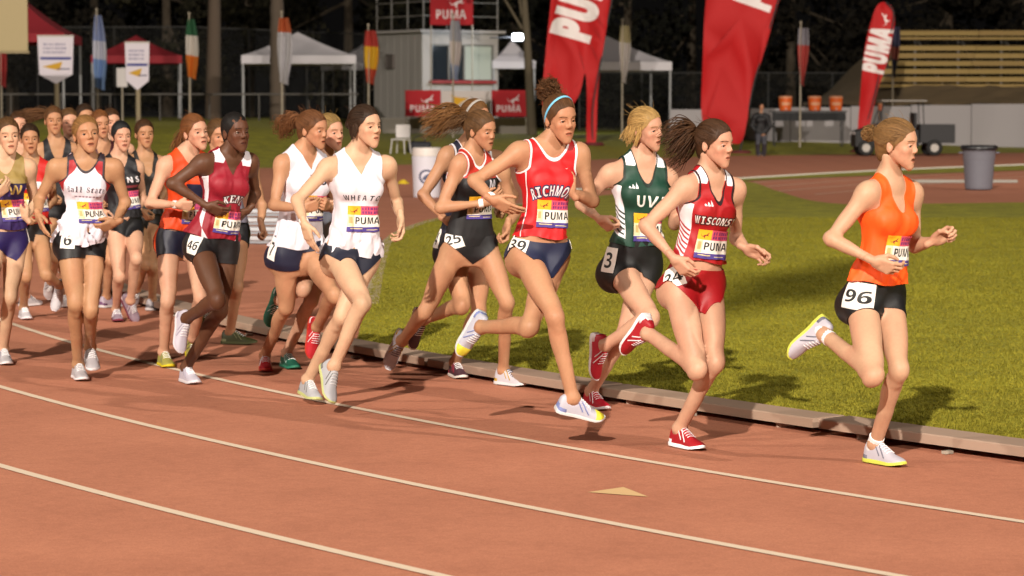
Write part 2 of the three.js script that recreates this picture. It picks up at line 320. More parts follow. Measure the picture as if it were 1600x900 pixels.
const SHOE = (() => {
  const T = [ // z, half width, top height, lean
    [-.062, .012, .056, 0], [-.060, .024, .082, 0], [-.048, .0325, .096, 0], [-.02, .036, .088, 0], [.01, .036, .086, 0], [.03, .036, .098, .0], [.055, .0365, .087, .002], [.085, .039, .068, .004], [.115, .0415, .050, .005], [.14, .042, .044, .006], [.165, .037, .038, .006], [.183, .027, .032, .005], [.193, .014, .026, .004], [.196, .004, .022, .004]];
  const spring = z => z > .12 ? .012 * ((z - .12) / .076) ** 2 : 0, N = 22;
  const at = (t, a, o = 0) => { const [z, w, h, cx] = t, c = Math.cos(a), s = Math.sin(a), yb = .014 + spring(z), up = Math.max(s, 0), y = s >= 0 ? yb + (h + o - yb) * up ** .75 : yb + s * .003, taper = 1 - .22 * up; return [cx + (w + o) * Math.sign(c) * Math.abs(c) ** .72 * taper, y, z]; };
  const upper = ring(T.map(t => Array.from({ length: N }, (_, j) => at(t, j / N * 2 * Math.PI))));
  const sole = ring(T.map(([z, w, h, cx], i) => { const e = .0045, zz = z + (i < 2 ? -.004 : i > 11 ? .005 : 0), s = spring(z), th = z < .05 ? .022 : lerp(.022, .015, (z - .05) / .15); return Array.from({ length: 14 }, (_, j) => { const a = j / 14 * 2 * Math.PI, c = Math.cos(a), q = Math.sin(a); return [cx + (w + e) * Math.sign(c) * Math.abs(c) ** .5, q > 0 ? s + th * q ** .4 : s + .003 - .003 * Math.abs(q) ** .5, zz]; }); }));
  const laces = [], pts = [];
  for (let i = 0; i < 5; i++) { const z = .045 + i * .014, k = T.findIndex(t => t[0] >= z), a = T[k - 1], b = T[k], u = (z - a[0]) / (b[0] - a[0]), t = a.map((q, j) => lerp(q, b[j], u)); laces.push(new THREE.TubeGeometry(new THREE.CatmullRomCurve3([.30, .42, .5, .58, .70].map(q => V(...at(t, q * Math.PI, .002)))), 8, .0022, 5)); }
  const stripe = [];
  for (const side of [0, 1]) for (const o of [0, .035]) {
    const P = []; for (let i = 0; i <= 8; i++) { const u = i / 8, z = lerp(.008 + o, .062 + o, u), k = T.findIndex(t => t[0] >= z), a = T[k - 1], b = T[k], w = (z - a[0]) / (b[0] - a[0]), t = a.map((q, j) => lerp(q, b[j], w)), an = lerp(.36, .08, u) * Math.PI; P.push(V(...at(t, side ? Math.PI - an : an, .0006))); }
    stripe.push(new THREE.TubeGeometry(new THREE.CatmullRomCurve3(P), 12, .0032, 5));
  }
  const toe = ring(T.slice(9).map(t => Array.from({ length: N }, (_, j) => at(t, j / N * 2 * Math.PI, .0012))));
  const heel = ring(T.slice(0, 4).map(t => Array.from({ length: N }, (_, j) => at([t[0] - .0008, t[1], lerp(.02, t[2], .62), t[3]], j / N * 2 * Math.PI, .0012))));
  return { heel, upper, sole, laces: merge(laces), stripe, toe };
})();

// ---------------------------------------------------------------- people: the body from its joints
const PROFILE = [ // height over the hip line, half width, depth forward, depth back, shift forward
  [-.12, .085, .060, .070, 0], [-.06, .150, .085, .105, -.005], [0, .163, .090, .112, -.006], [.06, .160, .092, .098, 0], [.12, .142, .090, .080, .004], [.20, .121, .084, .074, .008], [.25, .119, .084, .076, .008], [.32, .129, .092, .086, .004], [.38, .138, .100, .094, 0], [.44, .142, .090, .094, -.004], [.49, .128, .066, .080, -.010], [.53, .085, .048, .060, -.016], [.56, .055, .04, .045, -.02]];
function figureField(J, o) {
  const f = {}, bulk = (o.bulk ?? 1) * .885, P = J.rp.clone().add(J.lp).multiplyScalar(.5), N = J.nk, up = N.clone().sub(P), L = up.length(), k = L / .54; up.normalize();
  const hx = J.lp.clone().sub(J.rp).normalize(), sx = J.ls.clone().sub(J.rs).normalize(), fr = [];
  for (let i = 0; i <= 40; i++) { const a = hx.clone().lerp(sx, sstep(.15, .85, i / 40)); a.addScaledVector(up, -a.dot(up)).normalize(); fr.push([a, a.clone().cross(up)]); }
  f.frame = y => fr[clamp(Math.round(y / .54 * 40), 0, 40)];
  f.local = (x, y, z) => { // torso coordinates: to the person's left, up the spine, forward (metres of a 0.54 m spine)
    x -= P.x; y -= P.y; z -= P.z; const h = (x * up.x + y * up.y + z * up.z) / k, [a, b] = fr[h <= 0 ? 0 : h >= .54 ? 40 : Math.round(h / .54 * 40)];
    return [(x * a.x + y * a.y + z * a.z) / k, h, (x * b.x + y * b.y + z * b.z) / k];
  };
  f.toWorld = (x, y, z) => { const [a, b] = f.frame(y); return P.clone().addScaledVector(up, y * k).addScaledVector(a, x * k).addScaledVector(b, z * k); };
  f.P = P; f.up = up; f.k = k;
  const trunk = (x, y, z) => {
    const q = f.local(x, y, z), h = q[1]; let i = 1; while (i < PROFILE.length - 1 && PROFILE[i][0] < h) i++;
    const A = PROFILE[i - 1], B = PROFILE[i], t = clamp((h - A[0]) / (B[0] - A[0]), 0, 1), s = t * t * (3 - 2 * t) * .4 + t * .6;
    const w = (A[1] + (B[1] - A[1]) * s) * bulk, lz = q[2] - (A[4] + (B[4] - A[4]) * s), d = (lz > 0 ? A[2] + (B[2] - A[2]) * s : A[3] + (B[3] - A[3]) * s) * bulk;
    const e = Math.pow(Math.pow(Math.abs(q[0]) / w, 2.3) + Math.pow(Math.abs(lz) / d, 2.3), 1 / 2.3), r = Math.sqrt(q[0] * q[0] + lz * lz);
    let dist = e > 1e-5 ? (e - 1) * Math.min(r / e, (w + d) * .55) : -Math.min(w, d);
    const out = h < -.12 ? -.12 - h : h > .56 ? h - .56 : 0; if (out > 0) dist = dist > 0 ? Math.hypot(dist, out) : out;
    return dist * .92 * k;
  };
  const bust = (o.bust ?? .5), tr = [trunk];
  for (const s of [-1, 1]) {
    const [a, b] = f.frame(.37), g = f.frame(0);
    tr.push(ell(f.toWorld(s * .062, .368, .068 + .012 * bust), a, up, b, .056 * k, .052 * k, (.030 + .014 * bust) * k));
    tr.push(ell(f.toWorld(s * .072, -.035, -.058), g[0], up, g[1], .082 * k, .088 * k, .075 * k));
    const S = s < 0 ? J.rs : J.ls;
    tr.push(cap(f.toWorld(s * .012, .565, -.02), S.clone().addScaledVector(up, .004), .034, .031));
    tr.push(cap(f.toWorld(s * .02, .515, .018), S.clone(), .028, .036));
    tr.push(cap(f.toWorld(s * .08, .40, -.02), S.clone(), .062, .038));
  }
  const trunkAll = (x, y, z) => { let d = tr[0](x, y, z); for (let i = 1; i < tr.length; i++) d = smin(d, tr[i](x, y, z), .035); return d; };
  const nb = o.neckTop, neck = blend([cap(f.toWorld(0, .53, -.022), nb, .043, .0405), cap(f.toWorld(-.022, .535, .018), nb.clone().addScaledVector(f.frame(.5)[0], -.038), .013, .014), cap(f.toWorld(.022, .535, .018), nb.clone().addScaledVector(f.frame(.5)[0], .038), .013, .014)], .025);
  const legs = ['r', 'l'].map(s => {
    const H = J[s + 'p'], K = J[s + 'k'], A = J[s + 'a'], T = J[s + 't'], side = s === 'r' ? -1 : 1, ax = hx.clone().multiplyScalar(side), g = (o.leg ?? 1) * .84;
    const td = K.clone().sub(H).normalize(), sd = A.clone().sub(K).normalize(), fw0 = f.frame(0)[1];
    let fw = td.clone().sub(sd); fw.addScaledVector(fw0, .35); fw.addScaledVector(td, -fw.dot(td)).normalize(); let fs = td.clone().sub(sd).addScaledVector(fw0, .25); fs.addScaledVector(sd, -fs.dot(sd)).normalize();
    const lt = td.clone().cross(fw).normalize(), ls = sd.clone().cross(fs).normalize(), mid = (a, b, t) => a.clone().lerp(b, t);
    J[s + 'fw'] = fs; J[s + 'sd'] = sd;
    const thigh = blend([cap(H.clone().addScaledVector(ax, .006), K, .080 * g, .046 * g), ell(mid(H, K, .38).addScaledVector(fw, .020), lt, td, fw, .062 * g, .17, .055 * g), ell(mid(H, K, .42).addScaledVector(fw, -.022), lt, td, fw, .056 * g, .16, .048 * g), ell(mid(H, K, .83).addScaledVector(fw, .014).addScaledVector(hx, -side * .018), lt, td, fw, .026, .05, .024)], .04);
    const calf = blend([cap(K.clone().addScaledVector(fs, -.004), A, .043 * g, .0285), ell(mid(K, A, .27).addScaledVector(fs, -.022).addScaledVector(ls, .014), ls, sd, fs, .031 * g, .095, .031 * g), ell(mid(K, A, .25).addScaledVector(fs, -.022).addScaledVector(ls, -.014), ls, sd, fs, .031 * g, .085, .031 * g), cap(mid(K, A, .55).addScaledVector(fs, -.01), A.clone().addScaledVector(fs, -.02), .026, .013)], .03);
    const kn = fw.clone().add(fs); if (kn.length() < .1) kn.copy(fw); kn.normalize(); const ku = td.clone().add(sd); ku.addScaledVector(kn, -ku.dot(kn)); if (ku.length() < .1) ku.copy(lt).cross(kn); ku.normalize(); const knee = blend([ell(K.clone().addScaledVector(kn, .006), ku.clone().cross(kn).normalize(), ku, kn, .040 * g, .05, .040 * g), cap(K.clone().addScaledVector(fs, .024), mid(K, A, .14).addScaledVector(fs, .022), .017, .013)], .02);
    const ank = blend([cap(A.clone().addScaledVector(ls, .023), A.clone().addScaledVector(ls, -.023), .0145), cap(A, J[s + 'F'] ? A.clone().addScaledVector(J[s + 'F'][0], .045).addScaledVector(J[s + 'F'][1], -.045) : A, .027, .018), cap(A, J[s + 'F'] ? A.clone().addScaledVector(J[s + 'F'][0], -.035).addScaledVector(J[s + 'F'][1], -.04) : A, .026, .02)], .02);
    const all = (x, y, z) => smin(smin(thigh(x, y, z), smin(calf(x, y, z), ank(x, y, z), .02), .02), knee(x, y, z), .03);
    return { H, K, A, td, L: K.distanceTo(H), thigh: blend([thigh, knee], .03), all };
  });
  f.legs = legs;
  const arms = ['r', 'l'].map(s => {
    const S = J[s + 's'], E = J[s + 'e'], W = J[s + 'w'], ad = E.clone().sub(S).normalize(), wd = W.clone().sub(E).normalize(), g = (o.arm ?? 1) * .77, side = s === 'r' ? -1 : 1;
    let fw = wd.clone().sub(ad).addScaledVector(f.frame(.45)[1], .2); fw.addScaledVector(ad, -fw.dot(ad)).normalize(); const lt = ad.clone().cross(fw).normalize(), fw2 = fw.clone().addScaledVector(wd, -fw.dot(wd)); if (fw2.length() < .05) fw2.copy(lt).cross(wd); fw2.normalize(); const lt2 = wd.clone().cross(fw2).normalize(), mid = (a, b, t) => a.clone().lerp(b, t);
    const upper = blend([ell(S.clone().lerp(E, .1).addScaledVector(sx, side * .008), lt, ad, fw, .049 * g, .068, .050 * g), cap(S, E, .039 * g, .030 * g), ell(mid(S, E, .55).addScaledVector(fw, .012), lt, ad, fw, .029 * g, .085, .028 * g), ell(mid(S, E, .5).addScaledVector(fw, -.013), lt, ad, fw, .029 * g, .09, .026 * g)], .03);
    const fore = blend([cap(E, W, .031 * g, .0205), ell(mid(E, W, .24), lt2, wd, fw2, .032 * g, .075, .032 * g), cap(E.clone().addScaledVector(fw, -.008), E, .02, .027)], .03);
    const all = (x, y, z) => smin(upper(x, y, z), fore(x, y, z), .018);
    return { S, upper, all };
  });
  f.body = (x, y, z) => {
    let d = smin(trunkAll(x, y, z), neck(x, y, z), .04);
    for (const l of legs) { const r = Math.hypot(x - l.H.x, y - l.H.y, z - l.H.z); d = smin(d, l.all(x, y, z), lerp(.05, .006, sstep(.10, .22, r))); }
    for (const a of arms) { const r = Math.hypot(x - a.S.x, y - a.S.y, z - a.S.z); d = smin(d, a.all(x, y, z), lerp(.045, .005, sstep(.06, .15, r))); }
    return d;
  };
  f.top = (x, y, z) => { let d = trunkAll(x, y, z); for (const a of arms) d = smin(d, cap(a.S, a.S, .042)(x, y, z), .03); return d; };
  f.bottom = (x, y, z) => { let d = trunkAll(x, y, z); for (const l of legs) { const r = Math.hypot(x - l.H.x, y - l.H.y, z - l.H.z); d = smin(d, l.thigh(x, y, z), lerp(.05, .006, sstep(.10, .22, r))); } return d; };
  return f;
}
// solve the joints of a pose drawn in pixels: real bone lengths give the depths
function solvePose(p) {
  const Z = p.Z ?? EYE * FOCAL / (p.gy - HORIZON), k = p.k ?? 1, J = {}, sg = Object.assign({ rs: .8, ls: -.8, re: .5, rw: .6, le: -.6, lw: .6, rk: 1, ra: -1, lk: 1, la: -1, rt: -.6, lt: -.6, nk: .02 }, p.sg || {});
  const along = (q, from, len, s) => { // the point on the ray through pixel q at distance len from a joint
    const o = V(0, EYE, 0), d = rayDir(q[0], q[1]).normalize(), oc = o.clone().sub(from), b = oc.dot(d), c = oc.lengthSq() - len * len, D = b * b - c;
    return o.addScaledVector(d, -b - (D > 0 ? Math.sqrt(D) * s : 0));
  };
  const P = at((p.rp[0] + p.lp[0]) / 2, (p.rp[1] + p.lp[1]) / 2, Z);
  J.rp = along(p.rp, P, .088 * k, sg.rs > 0 ? .8 : -.8); J.lp = along(p.lp, P, .088 * k, sg.rs > 0 ? -.8 : .8);
  J.nk = at(p.nk[0], p.nk[1], Z - sg.nk);
  const sm = at((p.rs[0] + p.ls[0]) / 2, (p.rs[1] + p.ls[1]) / 2, Z - sg.nk);
  J.rs = along(p.rs, sm, .168 * k, sg.rs); J.ls = along(p.ls, sm, .168 * k, sg.ls);
  for (const s of ['r', 'l']) {
    J[s + 'e'] = along(p[s + 'e'], J[s + 's'], .285 * k, sg[s + 'e']); J[s + 'w'] = along(p[s + 'w'], J[s + 'e'], .238 * k, sg[s + 'w']);
    J[s + 'h'] = p[s + 'h'] ? along(p[s + 'h'], J[s + 'w'], .12 * k, sg[s + 'h'] ?? 0) : J[s + 'w'].clone().multiplyScalar(1.5).addScaledVector(J[s + 'e'], -.5);
    const H = J[s + 'p'], st = p.st === s;
    if (st) {
      const T = ground(p[s + 't'][0], p[s + 't'][1], .012), A = ground(p[s + 'a'][0], p[s + 'a'][1], p.ah ?? .088);
      J[s + 't'] = T; J[s + 'a'] = A;
      const K1 = along(p[s + 'k'], H, .42 * k, sg[s + 'k']), K2 = along(p[s + 'k'], A, .42 * k, -sg[s + 'a']); J[s + 'k'] = K1.clone().lerp(K2, .5);
    } else {
      J[s + 'k'] = along(p[s + 'k'], H, .42 * k, sg[s + 'k']); J[s + 'a'] = along(p[s + 'a'], J[s + 'k'], .42 * k, sg[s + 'a']); J[s + 't'] = along(p[s + 't'], J[s + 'a'], .20 * k, sg[s + 't']);
    }
  }
  for (const s of ['r', 'l']) { // the way each foot points, and its upward axis
    const A = J[s + 'a'], T = J[s + 't'], K = J[s + 'k'], H = J[s + 'p'], flat = p.st === s && !p.ah; let fd, u;
    if (flat) { fd = T.clone().sub(A).setY(0).normalize(); u = V(0, 1, 0); }
    else { const e = T.clone().sub(A).normalize(), td = K.clone().sub(H).normalize(), sd = A.clone().sub(K).normalize(), fs = td.sub(sd).addScaledVector(V(Math.sin(40 * D2R), 0, Math.cos(40 * D2R)), .3); const u0 = sd.clone().multiplyScalar(-1).addScaledVector(fs, .5); u0.addScaledVector(e, -u0.dot(e)).normalize(); fd = e.clone().multiplyScalar(.945).addScaledVector(u0, .326).normalize(); u = u0.clone().multiplyScalar(.945).addScaledVector(e, -.326).normalize(); }
    J[s + 'F'] = [fd, u, flat];
  }
  const [hx, hy, yaw, pitch, roll] = p.hd;
  J.hd = at(hx, hy, J.nk.z * -1 - .03); J.hm = new THREE.Matrix4().makeRotationFromEuler(new THREE.Euler(-(pitch || 0) * D2R, yaw * D2R, (roll || 0) * D2R, 'YXZ'));
  J.base = V(P.x, 0, P.z);
  for (const q of Object.values(J)) if (q.isVector3 && q !== J.base) q.sub(J.base);
  return J;
}
const CLOTH = {};
const clothMat = (key, o) => CLOTH[key] ??= new THREE.MeshPhysicalMaterial({ roughness: .62, sheen: .25, sheenRoughness: .5, ...o });
const matSkin = new THREE.MeshPhysicalMaterial({ vertexColors: true, roughness: .50, specularIntensity: .5, sheen: .12, sheenRoughness: .6, sheenColor: lin(.9, .5, .4) });
const matHair = new THREE.MeshPhysicalMaterial({ vertexColors: true, roughness: .55, specularIntensity: .4 });
const JW = 1024, JH = 512, MX = 1207, MY = JH / .62;      // the jersey print: pixels round the body and up it, and pixels per metre
const jx = m => 512 + m * MX, jy = y => JH - y * MY;
const swash = (g, x, y, s) => { g.beginPath(); g.moveTo(x - s, y - s * .25); g.quadraticCurveTo(x - s * .9, y + s * .5, x + s, y - s * .5); g.quadraticCurveTo(x - s * .4, y + s * .15, x - s, y - s * .25); g.fill(); };
const threeBars = (g, x, y, s) => { for (let i = 0; i < 3; i++) { const h = s * (.35 + .32 * i); g.beginPath(); g.moveTo(x + (i - 1.5) * s * .62, y); g.lineTo(x + (i - 1.5) * s * .62 + s * .5, y); g.lineTo(x + (i - 1.5) * s * .62 + s * .5 - h * .1, y - h * .3); g.lineTo(x + (i - 1.5) * s * .62 - h * .42 + s * .2, y - h); g.lineTo(x + (i - 1.5) * s * .62 - s * .12, y - h * .75); g.fill(); } };
function print(g, text, xm, ym, hm, color, o = {}) { // lettering centred at (xm, ym) metres, hm tall; o.arch bends it
  const F = hm * MY; g.save(); g.fillStyle = color; g.font = `${o.weight ?? 'bold'} ${F * 1.38}px ${o.font ?? 'sans-serif'}`; g.textBaseline = 'middle'; g.textAlign = 'center';
  const w = (o.w ?? text.length * hm * .8) * MX, n = text.length;
  if (o.outline) { g.strokeStyle = o.outline; g.lineWidth = F * .28; g.lineJoin = 'round'; }
  for (let i = 0; i < n; i++) {
    const u = n > 1 ? i / (n - 1) * 2 - 1 : 0, x = jx(xm) + u * w / 2 * (1 - 1 / n), y = jy(ym) + (o.arch ?? 0) * MY * u * u;
    g.save(); g.translate(x, y); g.rotate((o.arch ?? 0) * MY * 2 * u / (w / 2)); const cw = g.measureText(text[i]).width, sx = Math.min(1.25, (w / n) * .92 / cw); g.scale(sx, 1);
    if (o.slant) g.transform(1, 0, -o.slant, 1, 0, 0);
    if (o.outline) g.strokeText(text[i], 0, 0); g.fillText(text[i], 0, 0); g.restore();
  }
  g.restore();
}
// the cat that leaps on the sponsor's banners, filled at (x, y), s wide
function leapingCat(g, x, y, s, flip = 1) {
  g.save(); g.translate(x, y); g.scale(s * flip, s); g.beginPath(); g.moveTo(-.5, -.22);
  for (const q of [[-.45, .1, -.3, .12], [-.22, .12, -.12, .02], [0, -.1, .2, -.12], [.3, -.26, .38, -.34], [.44, -.44, .5, -.4], [.5, -.32, .44, -.27], [.4, -.18, .34, -.08], [.42, .02, .5, .0], [.47, .1, .38, .08], [.24, .06, .16, .02], [.08, .14, .02, .2], [0, .3, .1, .38], [.02, .42, -.06, .34], [-.12, .24, -.14, .16], [-.24, .2, -.34, .18], [-.5, .1, -.5, -.22]]) g.quadraticCurveTo(...q);
  g.fill(); g.restore();
}
const bibTex = canvasTex(256, 216, (g, w, h) => {
  g.fillStyle = '#e9e4da'; g.fillRect(0, 0, w, h);
  g.fillStyle = '#e8a91c'; g.fillRect(0, 0, 96, 76); g.fillStyle = '#7a1a1c'; leapingCat(g, 48, 42, 56);
  const gr = rng(4); g.fillStyle = '#d4506a'; g.fillRect(96, 0, w - 96, 76); g.fillStyle = '#7d2d6a'; for (const [y, hh] of [[10, 24], [42, 22]]) for (let x = 106; x < w - 14; x += 22) g.fillRect(x, y + gr() * 3, 9 + gr() * 9, hh);
  g.fillStyle = '#dfcfa6'; g.fillRect(0, 76, 44, 96); g.fillStyle = '#b9a36b'; g.fillRect(10, 92, 22, 56);
  g.fillStyle = '#111'; g.font = 'bold 82px sans-serif'; g.textAlign = 'center'; g.textBaseline = 'middle'; g.save(); g.translate(148, 124); g.scale(.82, 1); g.fillText('PUMA', 0, 0); g.restore();
  g.fillStyle = '#4a3a86'; g.fillRect(0, 176, w, 40); g.fillStyle = '#cbbf8e'; g.fillRect(20, 186, 90, 8); g.fillRect(140, 196, 80, 6);
});
const matBib = std(0xffffff, .7, { map: bibTex, side: THREE.DoubleSide });
const hipMats = {};
const hipMat = t => hipMats[t] ??= std(0xffffff, .6, { map: canvasTex(128, 160, (g, w, h) => { g.fillStyle = '#eee9e2'; g.fillRect(0, 0, w, h); g.fillStyle = '#111'; g.font = `bold ${t.length > 1 ? 104 : 136}px sans-serif`; g.textAlign = 'center'; g.textBaseline = 'middle'; g.fillText(t, w / 2, h / 2 + 4); }) });

function scaleGeo(g, M) { return g.clone().applyMatrix4(M); }
function hairDirs(kind) { return kind; }
function addHair(p, J, o, H) {
  const c = o.hair, M = new THREE.Matrix4().makeTranslation(J.hd.x, J.hd.y, J.hd.z).multiply(J.hm).multiply(new THREE.Matrix4().makeScale(...o.hs)), r = rng(o.seed * 31 + 7);
  const shade = f => { const q = f * (.6 + .8 * r()); return [c.rgb[0] * q, c.rgb[1] * q, c.rgb[2] * q]; };
  const C = V(0, .034, -.012), R = V(.0795, .0915, .105), tie = (c.tie ? V(...c.tie) : V(0, .1, -1)).normalize();
  const thin = c.thin ?? 0, field = (x, y, z) => smin(ell(C, EX, EY, EZ, R.x - thin, R.y - thin, R.z - thin)(x, y, z), ell0(0, -.035, -.058, .05 - thin, .05, .045)(x, y, z), .03) + .0022 * noise3(x * 60 + o.seed, y * 25, z * 60);
  const line = y => y > .094 ? .12 : y > .058 ? lerp(.060, .12, sstep(.058, .094, y)) + (c.front ?? 0) : y > .0 ? lerp(.010, .060 + (c.front ?? 0), sstep(.0, .058, y)) : y > -.03 ? lerp(-.022, .010, sstep(-.03, 0, y)) : lerp(-.06, -.022, sstep(-.08, -.03, y));
  let m = netMesh(field, V(-.1, -.1, -.13), V(.1, .135, .11), .0045);
  m = clipMesh(m, (x, y, z) => line(y + .012 * Math.abs(x) / .07) - z + .003 * noise3(x * 220, y * 220, 3));
  m = clipMesh(m, (x, y, z) => y + .078 + (c.low ?? 0) - Math.max(0, (.02 + z)) * .2);
  if (c.wrap !== undefined) { const g = clothGeometry(m, null, .004, .002).applyMatrix4(M); mesh('head_wrap', g, clothMat('wrap', { color: c.wrap }), p); }
  const hx = rng(3), col = (x, y, z) => { const q = .72 + .5 * Math.abs(noise3(x * 140 + z * 30, y * 14, z * 14 + x * 90)); return [c.rgb[0] * q, c.rgb[1] * q, c.rgb[2] * q]; };
  const capG = joinMeshes([{ m, N: meshNormals(m), color: col, M }]);
  const strands = [], on = (u, s) => V(C.x + u.x * R.x * s, C.y + u.y * R.y * s, C.z + u.z * R.z * s);
  if (!c.cropped) for (let i = 0; i < 420; i++) { // combed from the hairline to the tie
    const a = (r() * 2 - 1) * 2.6, f = Math.abs(a) / 2.6, y0 = lerp(.53, -.55, Math.pow(f, .85)), zz = lerp(.85, -.35, f), u0 = V(Math.sin(a * .62) * 1.0, y0, zz).normalize();
    const w = u0.clone(); const st = lerp(0, .75, r() * r()); const n = 8, pts = [];
    const ang = Math.acos(clamp(u0.dot(tie), -1, 1)); if (ang < .2) continue;
    for (let q = 0; q <= n; q++) { const t = st + (1 - st) * q / n, s0 = Math.sin((1 - t) * ang) / Math.sin(ang), s1 = Math.sin(t * ang) / Math.sin(ang); w.copy(u0).multiplyScalar(s0).addScaledVector(tie, s1); pts.push(on(w, 1.0 + .012 * r() + .012 * Math.sin(t * 3))); }
    strands.push({ p: pts, r0: .0017, r1: .0015, c: shade(1) });
  }
  const T = on(tie, 1.0);
  if (c.tail) { // a tail from the tie: dir, length, spread, curl, count, drop
    const t = c.tail, d = V(...t.dir).normalize(), a = d.clone().cross(V(.2, .97, .1)).normalize(), b = d.clone().cross(a);
    const inv = new THREE.Matrix4().copy(J.hm).invert(), dl = t.world ? d.clone().applyMatrix4(inv) : d, al = t.world ? a.clone().applyMatrix4(inv) : a, bl = t.world ? b.clone().applyMatrix4(inv) : b, dn = V(0, -1, 0).applyMatrix4(inv);
    for (let i = 0; i < (t.n ?? 110); i++) {
      const an = r() * 6.283, rr = Math.sqrt(r()), L = t.len * (.55 + .45 * r()), ph = r() * 6, cf = t.curlf * (.8 + .4 * r()), wob = t.curl * (.5 + r()), pts = [], n = t.curl > .004 ? 16 : 10, sp = t.spread * (.6 + .6 * r());
      for (let q = 0; q <= n; q++) {
        const u = q / n, s = .012 + (sp - .012) * Math.pow(u, .65) * (1 - .25 * u * u), x = Math.cos(an) * rr * s + wob * u ** .5 * Math.sin(u * cf + ph), y = Math.sin(an) * rr * s + wob * u ** .5 * Math.cos(u * cf * .9 + ph);
        pts.push(T.clone().addScaledVector(dl, u * L).addScaledVector(al, x).addScaledVector(bl, y).addScaledVector(dn, (t.drop ?? 0) * u * u));
      }
      strands.push({ p: pts, r0: .0024, r1: .0008, c: shade(t.light ?? 1.1) });
    }
  }
  if (c.bun) for (let i = 0; i < (c.bun.n ?? 90) * 2; i++) { // coils round a ball at the tie
    const B = T.clone().addScaledVector(tie, c.bun.r * .75), ax = V(r() - .5, r() - .5, r() - .5).normalize(), q0 = V(r() - .5, r() - .5, r() - .5).cross(ax).normalize(), q1 = ax.clone().cross(q0), rad = c.bun.r * (.45 + .6 * r()), off = c.bun.r * (r() - .5) * .9, pts = [], tot = 2 + r() * 2.6, fz = c.bun.frizz ?? .1, f1 = 5 + r() * 6, f2 = r() * 6;
    for (let q = 0; q <= 20; q++) { const t = q / 20 * tot, k2 = rad * (1 + fz * .5 * Math.sin(t * f1 + f2) + fz * .25 * t / tot); pts.push(B.clone().addScaledVector(ax, off).addScaledVector(q0, Math.cos(t) * k2).addScaledVector(q1, Math.sin(t) * k2)); }
    strands.push({ p: pts, r0: .0021, r1: .0009, c: shade(1.15) });
  }
  if (c.loose) for (let i = 0; i < c.loose.n; i++) { // hair hanging beside and behind the neck
    const s = r() < .5 ? -1 : 1, a = lerp(c.loose.from ?? .5, 1, r()) * s * 1.7, u = V(Math.sin(a), -.05 - .3 * r(), -Math.cos(a) * 1 * (Math.abs(a) > 1.57 ? 1 : 1)).normalize(); u.z = -Math.abs(u.z) + .25; u.normalize();
    const p0 = on(u, 1.02), pts = [], L = c.loose.len * (.6 + .5 * r());
    for (let q = 0; q <= 9; q++) { const t = q / 9; pts.push(V(p0.x * (1 + .05 * t), p0.y - L * t, p0.z - (c.loose.back ?? .02) * t * t + .004 * Math.sin(t * 6 + i))); }
    strands.push({ p: pts, r0: .0034, r1: .0012, c: shade(1.05) });
  }
  if (!c.cropped) for (let i = 0; i < (c.fly ?? 16); i++) { const u = V(r() - .5, .2 + r() * .6, r() - .7).normalize(), p0 = on(u, 1.0), e = V(r() - .5, r() - .3, -r()).normalize(), pts = []; for (let q = 0; q <= 6; q++) { const t = q / 6; pts.push(p0.clone().addScaledVector(u, .009 * Math.sin(t * 2.5)).addScaledVector(e, .05 * t)); } strands.push({ p: pts, r0: .0006, r1: .0004, c: shade(1.2) }); }
  const geos = [capG]; if (strands.length) geos.push(strandGeometry(strands).applyMatrix4(M));
  for (const g of geos) g.deleteAttribute('uv');
  if (c.wrap === undefined) mesh('hair', mergeGeometries(geos), matHair, p); else if (strands.length && c.tail) mesh('hair', geos[1], matHair, p);
  // brows
  for (const s of [-1, 1]) { const br = []; for (let i = 0; i < 14; i++) { const t = i / 13, x = s * lerp(.014, .047, t), y = .0215 + .0035 * Math.sin(t * 2.6) - .002 * t, z = H.front(x, y) + .0008, x2 = x + s * .008, z2 = H.front(x2, y + .002) + .0008; br.push({ p: [V(x, y, z), V((x + x2) / 2, y + .0018, (z + z2) / 2 + .0006), V(x2, y + .002, z2)], r0: .0012, r1: .0005, c: [c.rgb[0] * .8, c.rgb[1] * .75, c.rgb[2] * .75] }); }
  mesh('eyebrow', strandGeometry(br).applyMatrix4(M), matHair, p); }
  for (const s of [-1, 1]) mesh('eye', eyeGeo, matEye, p).applyMatrix4(new THREE.Matrix4().copy(M).multiply(new THREE.Matrix4().makeTranslation(s * .0322, .0028, .0680)).multiply(new THREE.Matrix4().makeRotationX((o.lookDown ?? 4) * D2R)));
  if (c.band !== undefined) { // a band round the hair
    const pts = []; const lo = c.bandLow ?? -.02; for (let i = 0; i <= 30; i++) { const a = (i / 30 * 2 - 1) * 1.95, x = Math.sin(a), yy = Math.cos(a); pts.push(V(x * (R.x + .0025), lo + .034 + yy * (R.y - lo * .25 + .004), .038 - .06 * (1 - yy) + (c.bandZ ?? 0))); }
    for (const q of pts) { const e = ell(C, EX, EY, EZ, R.x + .003, R.y + .003, R.z + .003), u = q.clone().sub(C), sc = 1 / Math.sqrt((u.x / (R.x + .003)) ** 2 + (u.y / (R.y + .003)) ** 2 + (u.z / (R.z + .003)) ** 2); q.copy(C).addScaledVector(u, sc); }
    const cv = new THREE.CatmullRomCurve3(pts), list = []; for (let i = 0; i <= 40; i++) { const q = cv.getPoint(i / 40), n = q.clone().sub(C).normalize(), t = cv.getTangent(i / 40), b = t.clone().cross(n).normalize(), w = c.bandW ?? .007; list.push([[w, 0], [w * .8, .0016], [0, .0024], [-w * .8, .0016], [-w, 0], [0, -.002]].map(([u, v]) => { const z = q.clone().addScaledVector(b, u).addScaledVector(n, v); return [z.x, z.y, z.z]; })); }
    mesh('headband', ring(list).applyMatrix4(M), clothMat('band' + c.band, { color: c.band }), p);
  }
}
